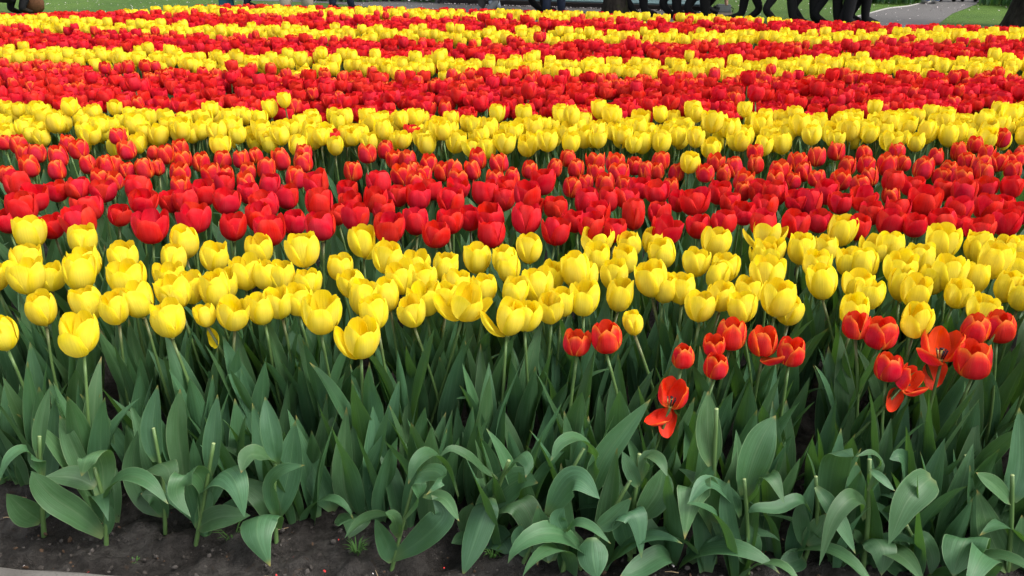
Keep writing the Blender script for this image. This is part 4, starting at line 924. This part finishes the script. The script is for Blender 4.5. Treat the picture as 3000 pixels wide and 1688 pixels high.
walker(1842, 1890, 48, 1, BLK, BLK, BLK, 'person in black striding right, just past the mossy trunk', lift=.16, wide=1.1)
walker(1948, 1985, 54, 1, BLK, (.05, .012, .008), BLK, 'person in black with a rust-red coat hem, second walker from the trunk', lift=.12, wide=1.15)
walker(2020, 2068, 58, 1, BLK, BLK, BLK, 'person in black left of the grey bag on the lawn', lift=.05, wide=1.2)
croucher(2066, 40, (1, -.25, 0), BLK, (.03, .09, .26), BLK, 'person in a blue top reaching a hand down beside the grey bag', arm_down=True)
walker(2210, 2168, 62, -1, BLK, BLK, BLK, 'person in black high boots just right of the grey bag', lift=.08)
walker(2250, 2322, 70, 1, (.012, .012, .013), BLK, BLK, 'person in black trousers with a long stride on the lawn', lift=.10)
walker(2330, 2384, 72, 1, BLK, BLK, BLK, 'person in black close behind the long-striding one', lift=.14)
walker(2394, 2452, 76, 1, BLK, BLK, BLK, 'person in black, third from the right of the walking group', lift=.06)
walker(2476, 2482, 80, 1, (.012, .012, .014), BLK, BLK, 'person in black with legs together, second from the right of the group', wide=1.1)
walker(2500, 2532, 74, 1, BLK, BLK, BLK, 'rightmost walker of the group in black, stepping onto the garden path', lift=.03)
walker(2722, 2733, 12, 1, (.15, .25, .42), (.2, .2, .22), (.7, .7, .7), 'far person in pale jeans and white shoes on the garden path', face=(0, 1, 0))
walker(2766, 2786, 6, 1, BLK, BLK, BLK, 'far person in black shoes in the middle of the garden path', face=(.3, 1, 0))
walker(2832, 2850, 6, 1, BLK, BLK, BLK, 'far person in black at the right side of the garden path', face=(.3, 1, 0))

bpy.data.scenes.remove(TMP)
def thing(name, p, label, cat, group=None):
    o = link(name, None, None, Matrix.Translation(p)); o.empty_display_size = .2; return tag(o, label, cat, group)
def part(name, parent, bm, mats, smooth=False): return link(name, bm_mesh(name, bm, mats, smooth), parent)
M['bag_teal'] = cloth('teal_bag', (.012, .06, .085)); M['bag_grey'] = cloth('grey_canvas', (.10, .115, .115)); M['bag_dark'] = cloth('dark_canvas', (.02, .022, .024)); M['leather'] = cloth('brown_leather', (.10, .045, .022), .5)
M['print'] = plain('white_print', (.6, .62, .62), .7)
# teal carrier bag
p = on_z(666, 30, G); t = thing('carrier_bag', p, 'teal carrier bag with white print standing among the crouching people', 'bag'); bm = bmesh.new()
bm_box(bm, (0, 0, .17), (.22, .12, .34), None, .015)
for v in bm.verts:
    if v.co.z > .2: v.co.y *= .55
part('bag_body', t, bm, M['bag_teal'])
for s in (-1, 1):
    V, Q = tube_np([Vector((-.06, s * .03, .33)), Vector((-.05, s * .035, .45)), Vector((.05, s * .035, .45)), Vector((.06, s * .03, .33))], [.006] * 4, 6); link('handle', mesh_np('handle', V, Q, M['bag_dark']), t)
bm = bmesh.new()
for i, (dx, w) in enumerate(((-.05, .014), (-.032, .01), (-.015, .014), (.003, .012), (.022, .014))): bm_box(bm, (dx, -.0615, .255 + .006 * (i % 2)), (w, .003, .035))
part('print', t, bm, M['print'])
# brown shoulder bag at the far left
p = on_z(106, 40, G); t = thing('shoulder_bag', p, 'brown leather shoulder bag beside the crouching person at far left', 'bag'); bm = bmesh.new()
r = bmesh.ops.create_icosphere(bm, subdivisions=3, radius=1)
for v in bm.verts: v.co = Vector((v.co.x * .13 * (1.15 - .25 * v.co.z), v.co.y * .09, .17 + v.co.z * .17)) + Vector((random.gauss(0, .004), random.gauss(0, .004), 0))
part('bag_body', t, bm, M['leather'], True)
V, Q = tube_np([Vector((-.1, 0, .28)), Vector((-.08, 0, .5)), Vector((.06, 0, .5)), Vector((.1, 0, .28))], [.012] * 4, 6); link('strap', mesh_np('strap', V, Q, M['leather']), t)
# grey bag on the lawn
p = on_z(2112, 37, G); t = thing('grey_bag', p, 'grey canvas bag with a dark end lying on the lawn behind the tulips', 'bag'); bm = bmesh.new()
bm_box(bm, (0.02, 0, .062), (.26, .16, .12), None, .02)
for v in bm.verts:
    if v.co.z > .06: v.co.x = v.co.x * .82 + .015; v.co.y *= .7
part('bag_body', t, bm, M['bag_grey'])
bm = bmesh.new(); bm_box(bm, (-.085, -.02, .052), (.085, .14, .095), Euler((0, R(18), 0)), .015); part('end_panel', t, bm, M['bag_dark'])
V, Q = tube_np([Vector((.1, -.05, .09)), Vector((.17, -.06, .07)), Vector((.165, -.06, .0))], [.008] * 3, 6); link('strap', mesh_np('strap', V, Q, M['bag_dark']), t)
# dark round planters by the path
M['planter'] = plain('planter', (.022, .022, .022), .6, .3, .3, 20); M['shrub'] = plain('shrub_leaf', (.05, .11, .03), .6, .3, .4, 3, 0, 'Object', .2)
def planter(x, y, rad, h, label):
    p = on_z(x, y, G); t = thing('round_planter', p, label, 'planter', 'dark planters along the path'); bm = bmesh.new(); n = 24; rings = []
    for z, s in ((0, .97), (.04, 1.0), (.05, .95), (h - .05, .97), (h - .045, 1.03), (h, 1.03), (h, .9), (h - .06, .88)): rings.append([bm.verts.new((math.cos(6.283 * k / n) * rad * s, math.sin(6.283 * k / n) * rad * s, z)) for k in range(n)])
    for a, c in zip(rings, rings[1:]):
        for k in range(n): bm.faces.new((a[k], a[(k + 1) % n], c[(k + 1) % n], c[k]))
    bm.faces.new(rings[-1]); part('pot', t, bm, M['planter'])
    Vs, Qs = [], []
    for i in range(900):
        d = Vector((random.gauss(0, 1), random.gauss(0, 1), random.gauss(0, 1))).normalized() * rad * 1.25 * random.uniform(.6, 1); q0 = Vector((0, 0, h + rad * .8)) + d; R3 = Euler((random.uniform(0, 3), random.uniform(0, 3), 0)).to_matrix()
        for q in ((-1, 0, 0), (0, -.5, 0), (1, 0, 0), (0, .5, 0)): Vs.append(q0 + R3 @ (Vector(q) * .035))
        Qs.append([i * 4 + j for j in range(4)])
    link('shrub', mesh_np('shrub', np.array(Vs), np.array(Qs), M['shrub'], smooth=False), t)
planter(1316, 9.5, .205, .42, 'dark round planter at the path edge, left of the low building')
planter(1160, 4.5, .09, .4, 'slim dark planter standing farther along the path edge')
# low building: dark plinth, teal sill, white panelled front
M['plinth'] = plain('dark_plinth', (.022, .018, .017), .8, .2, .4, 12); M['sill'] = plain('teal_sill', (.10, .17, .18), .5, .4, .2, 12); M['panel'] = plain('white_panel', (.62, .68, .66), .5, .4, .08, 6)
pa, pb = on_z(1290, 12, G), on_z(2052, 36.5, G); ax = (pb - pa); L = ax.length; yaw = math.atan2(ax.y, ax.x)
t = thing('low_building', pa, 'low building with dark plinth, teal sill and white panels beyond the path', 'building'); t.rotation_euler = (0, 0, yaw)
bm = bmesh.new(); bm_box(bm, (L / 2, 1.5, .04), (L, 3.0, .09), None, .006); part('plinth', t, bm, M['plinth'])
bm = bmesh.new(); bm_box(bm, (L / 2, 1.53, .098), (L - .06, 2.9, .022), None, .004); part('sill', t, bm, M['sill'])
np_ = 9
for i in range(np_):
    w = (L - .3) / np_
    bm = bmesh.new(); bm_box(bm, (.15 + w * (i + .5), .62, 1.22), (w - .012, .05, 2.22), None, .004); part('panel', t, bm, M['panel'])
bm = bmesh.new(); bm_box(bm, (L / 2, 1.8, 2.38), (L - .1, 2.6, .1), None, .01); part('roof', t, bm, M['plinth'])
bm = bmesh.new(); bm_box(bm, (L / 2, 1.95, 1.2), (L - .34, 2.5, 2.2), None, .01); part('wall', t, bm, M['plinth'])

# plant beds beyond the lawn
def plant_mass(name, poly, n, label, cat, hgt=.33, white=0):
    P = [on_z(x, y, G) for x, y in poly]; xs = [p.x for p in P]; ysx = [p.y for p in P]
    def inp(x, y):
        c = False
        for i in range(len(P)):
            a, b = P[i], P[i - 1]
            if (a.y > y) != (b.y > y) and x < (b.x - a.x) * (y - a.y) / (b.y - a.y) + a.x: c = not c
        return c
    Vs, UVs, Qs, Ms, RN = [], [], [], [], []; n0 = 0; lr = random.Random(3); lt = [(*leaf_grid(nu=3, nv=6, r=lr, **leaf_params('low', lr)), grid_quads(3, 6)) for k in range(10)]
    got = 0
    while got < n:
        x, y = random.uniform(min(xs), max(xs)), random.uniform(min(ysx), max(ysx))
        if not inp(x, y): continue
        got += 1
        V, uv, q = random.choice(lt); s = hgt / .31 * random.uniform(.8, 1.15)
        V = (V * s) @ np.array(Matrix.Rotation(random.uniform(0, 6.28), 3, 'Z')).T + np.array([x, y, G]); Vs.append(V); UVs.append(uv); Qs.append(q + n0); Ms.append(np.zeros(len(q), int)); RN.append(np.full(len(V), random.random())); n0 += len(V)
        if white and random.random() < white:
            for j in range(3):
                V2 = np.array([(-.02, 0, 0), (0, -.018, .006), (.02, 0, 0), (0, .018, .008)]) @ np.array(Euler((random.uniform(.3, 1.4), 0, random.uniform(0, 6))).to_matrix()).T * random.uniform(.8, 1.4) + np.array([x + random.gauss(0, .03), y + random.gauss(0, .03), G + hgt * random.uniform(.15, 1.1)])
                Vs.append(V2); UVs.append(np.zeros((4, 2))); Qs.append(np.arange(4)[None] + n0); Ms.append(np.ones(1, int)); RN.append(np.zeros(4)); n0 += 4
    me = mesh_np(name, np.concatenate(Vs), np.concatenate(Qs), M['leaf'], np.concatenate(UVs), {'rnd': np.concatenate(RN)}); me.materials.append(M['white_bit'])
    me.polygons.foreach_set('material_index', np.concatenate(Ms).astype(np.int32)); me.update(); tag(link(name, me), label, cat, None, 'stuff')
plant_mass('leafy_bed', [(2470, 9), (2600, 12.5), (2672, 16), (2700, 8), (2740, -8), (2600, -20), (2470, -14)], 900, 'bed of upright green leaves left of the garden path', 'plants')
plant_mass('leafy_bed_right', [(2866, 17), (2940, 19), (2975, 27), (3120, 28), (3120, -15), (2900, -15)], 700, 'bed of green leaves right of the garden path', 'plants')
plant_mass('white_flower_bed', [(880, 3), (1010, 8), (1160, 6), (1270, 9), (1290, 0), (1280, -14), (860, -14)], 1300, 'bed of small white flowers beyond the path', 'flowers', .22, .9)
# blossom petals strewn on the path and the lawn
def strewn(i):
    x = random.uniform(100, 3000); y = random.choice([random.uniform(0, 85), random.uniform(0, 30)])
    return on_z(x, y, G + .016), random.uniform(.007, .014)
M['blossom'] = plain('fallen_blossom', (.62, .55, .55), .7)
scatter_mesh('fallen_blossom', 900, strewn, flake, [M['blossom']], 'pale fallen blossom specks on the path and lawn', 'blossom')
# a drift of blossom along the foot of the low building
scatter_mesh('blossom_drift', 500, lambda i: (pa.lerp(pb, random.random()) + Vector((0, -.03 - abs(random.gauss(0, .03)), .018)), random.uniform(.008, .014)), flake, [M['blossom']], 'pale blossom drifted along the foot of the low building', 'blossom')

# ------------------------------------------------------------------ render settings
cy = scene.cycles
cy.max_bounces = 5; cy.diffuse_bounces = 3; cy.glossy_bounces = 2; cy.transmission_bounces = 3; cy.transparent_max_bounces = 4
cy.use_adaptive_sampling = True; cy.adaptive_threshold = .015; cy.use_denoising = True; cy.caustics_reflective = False; cy.caustics_refractive = False
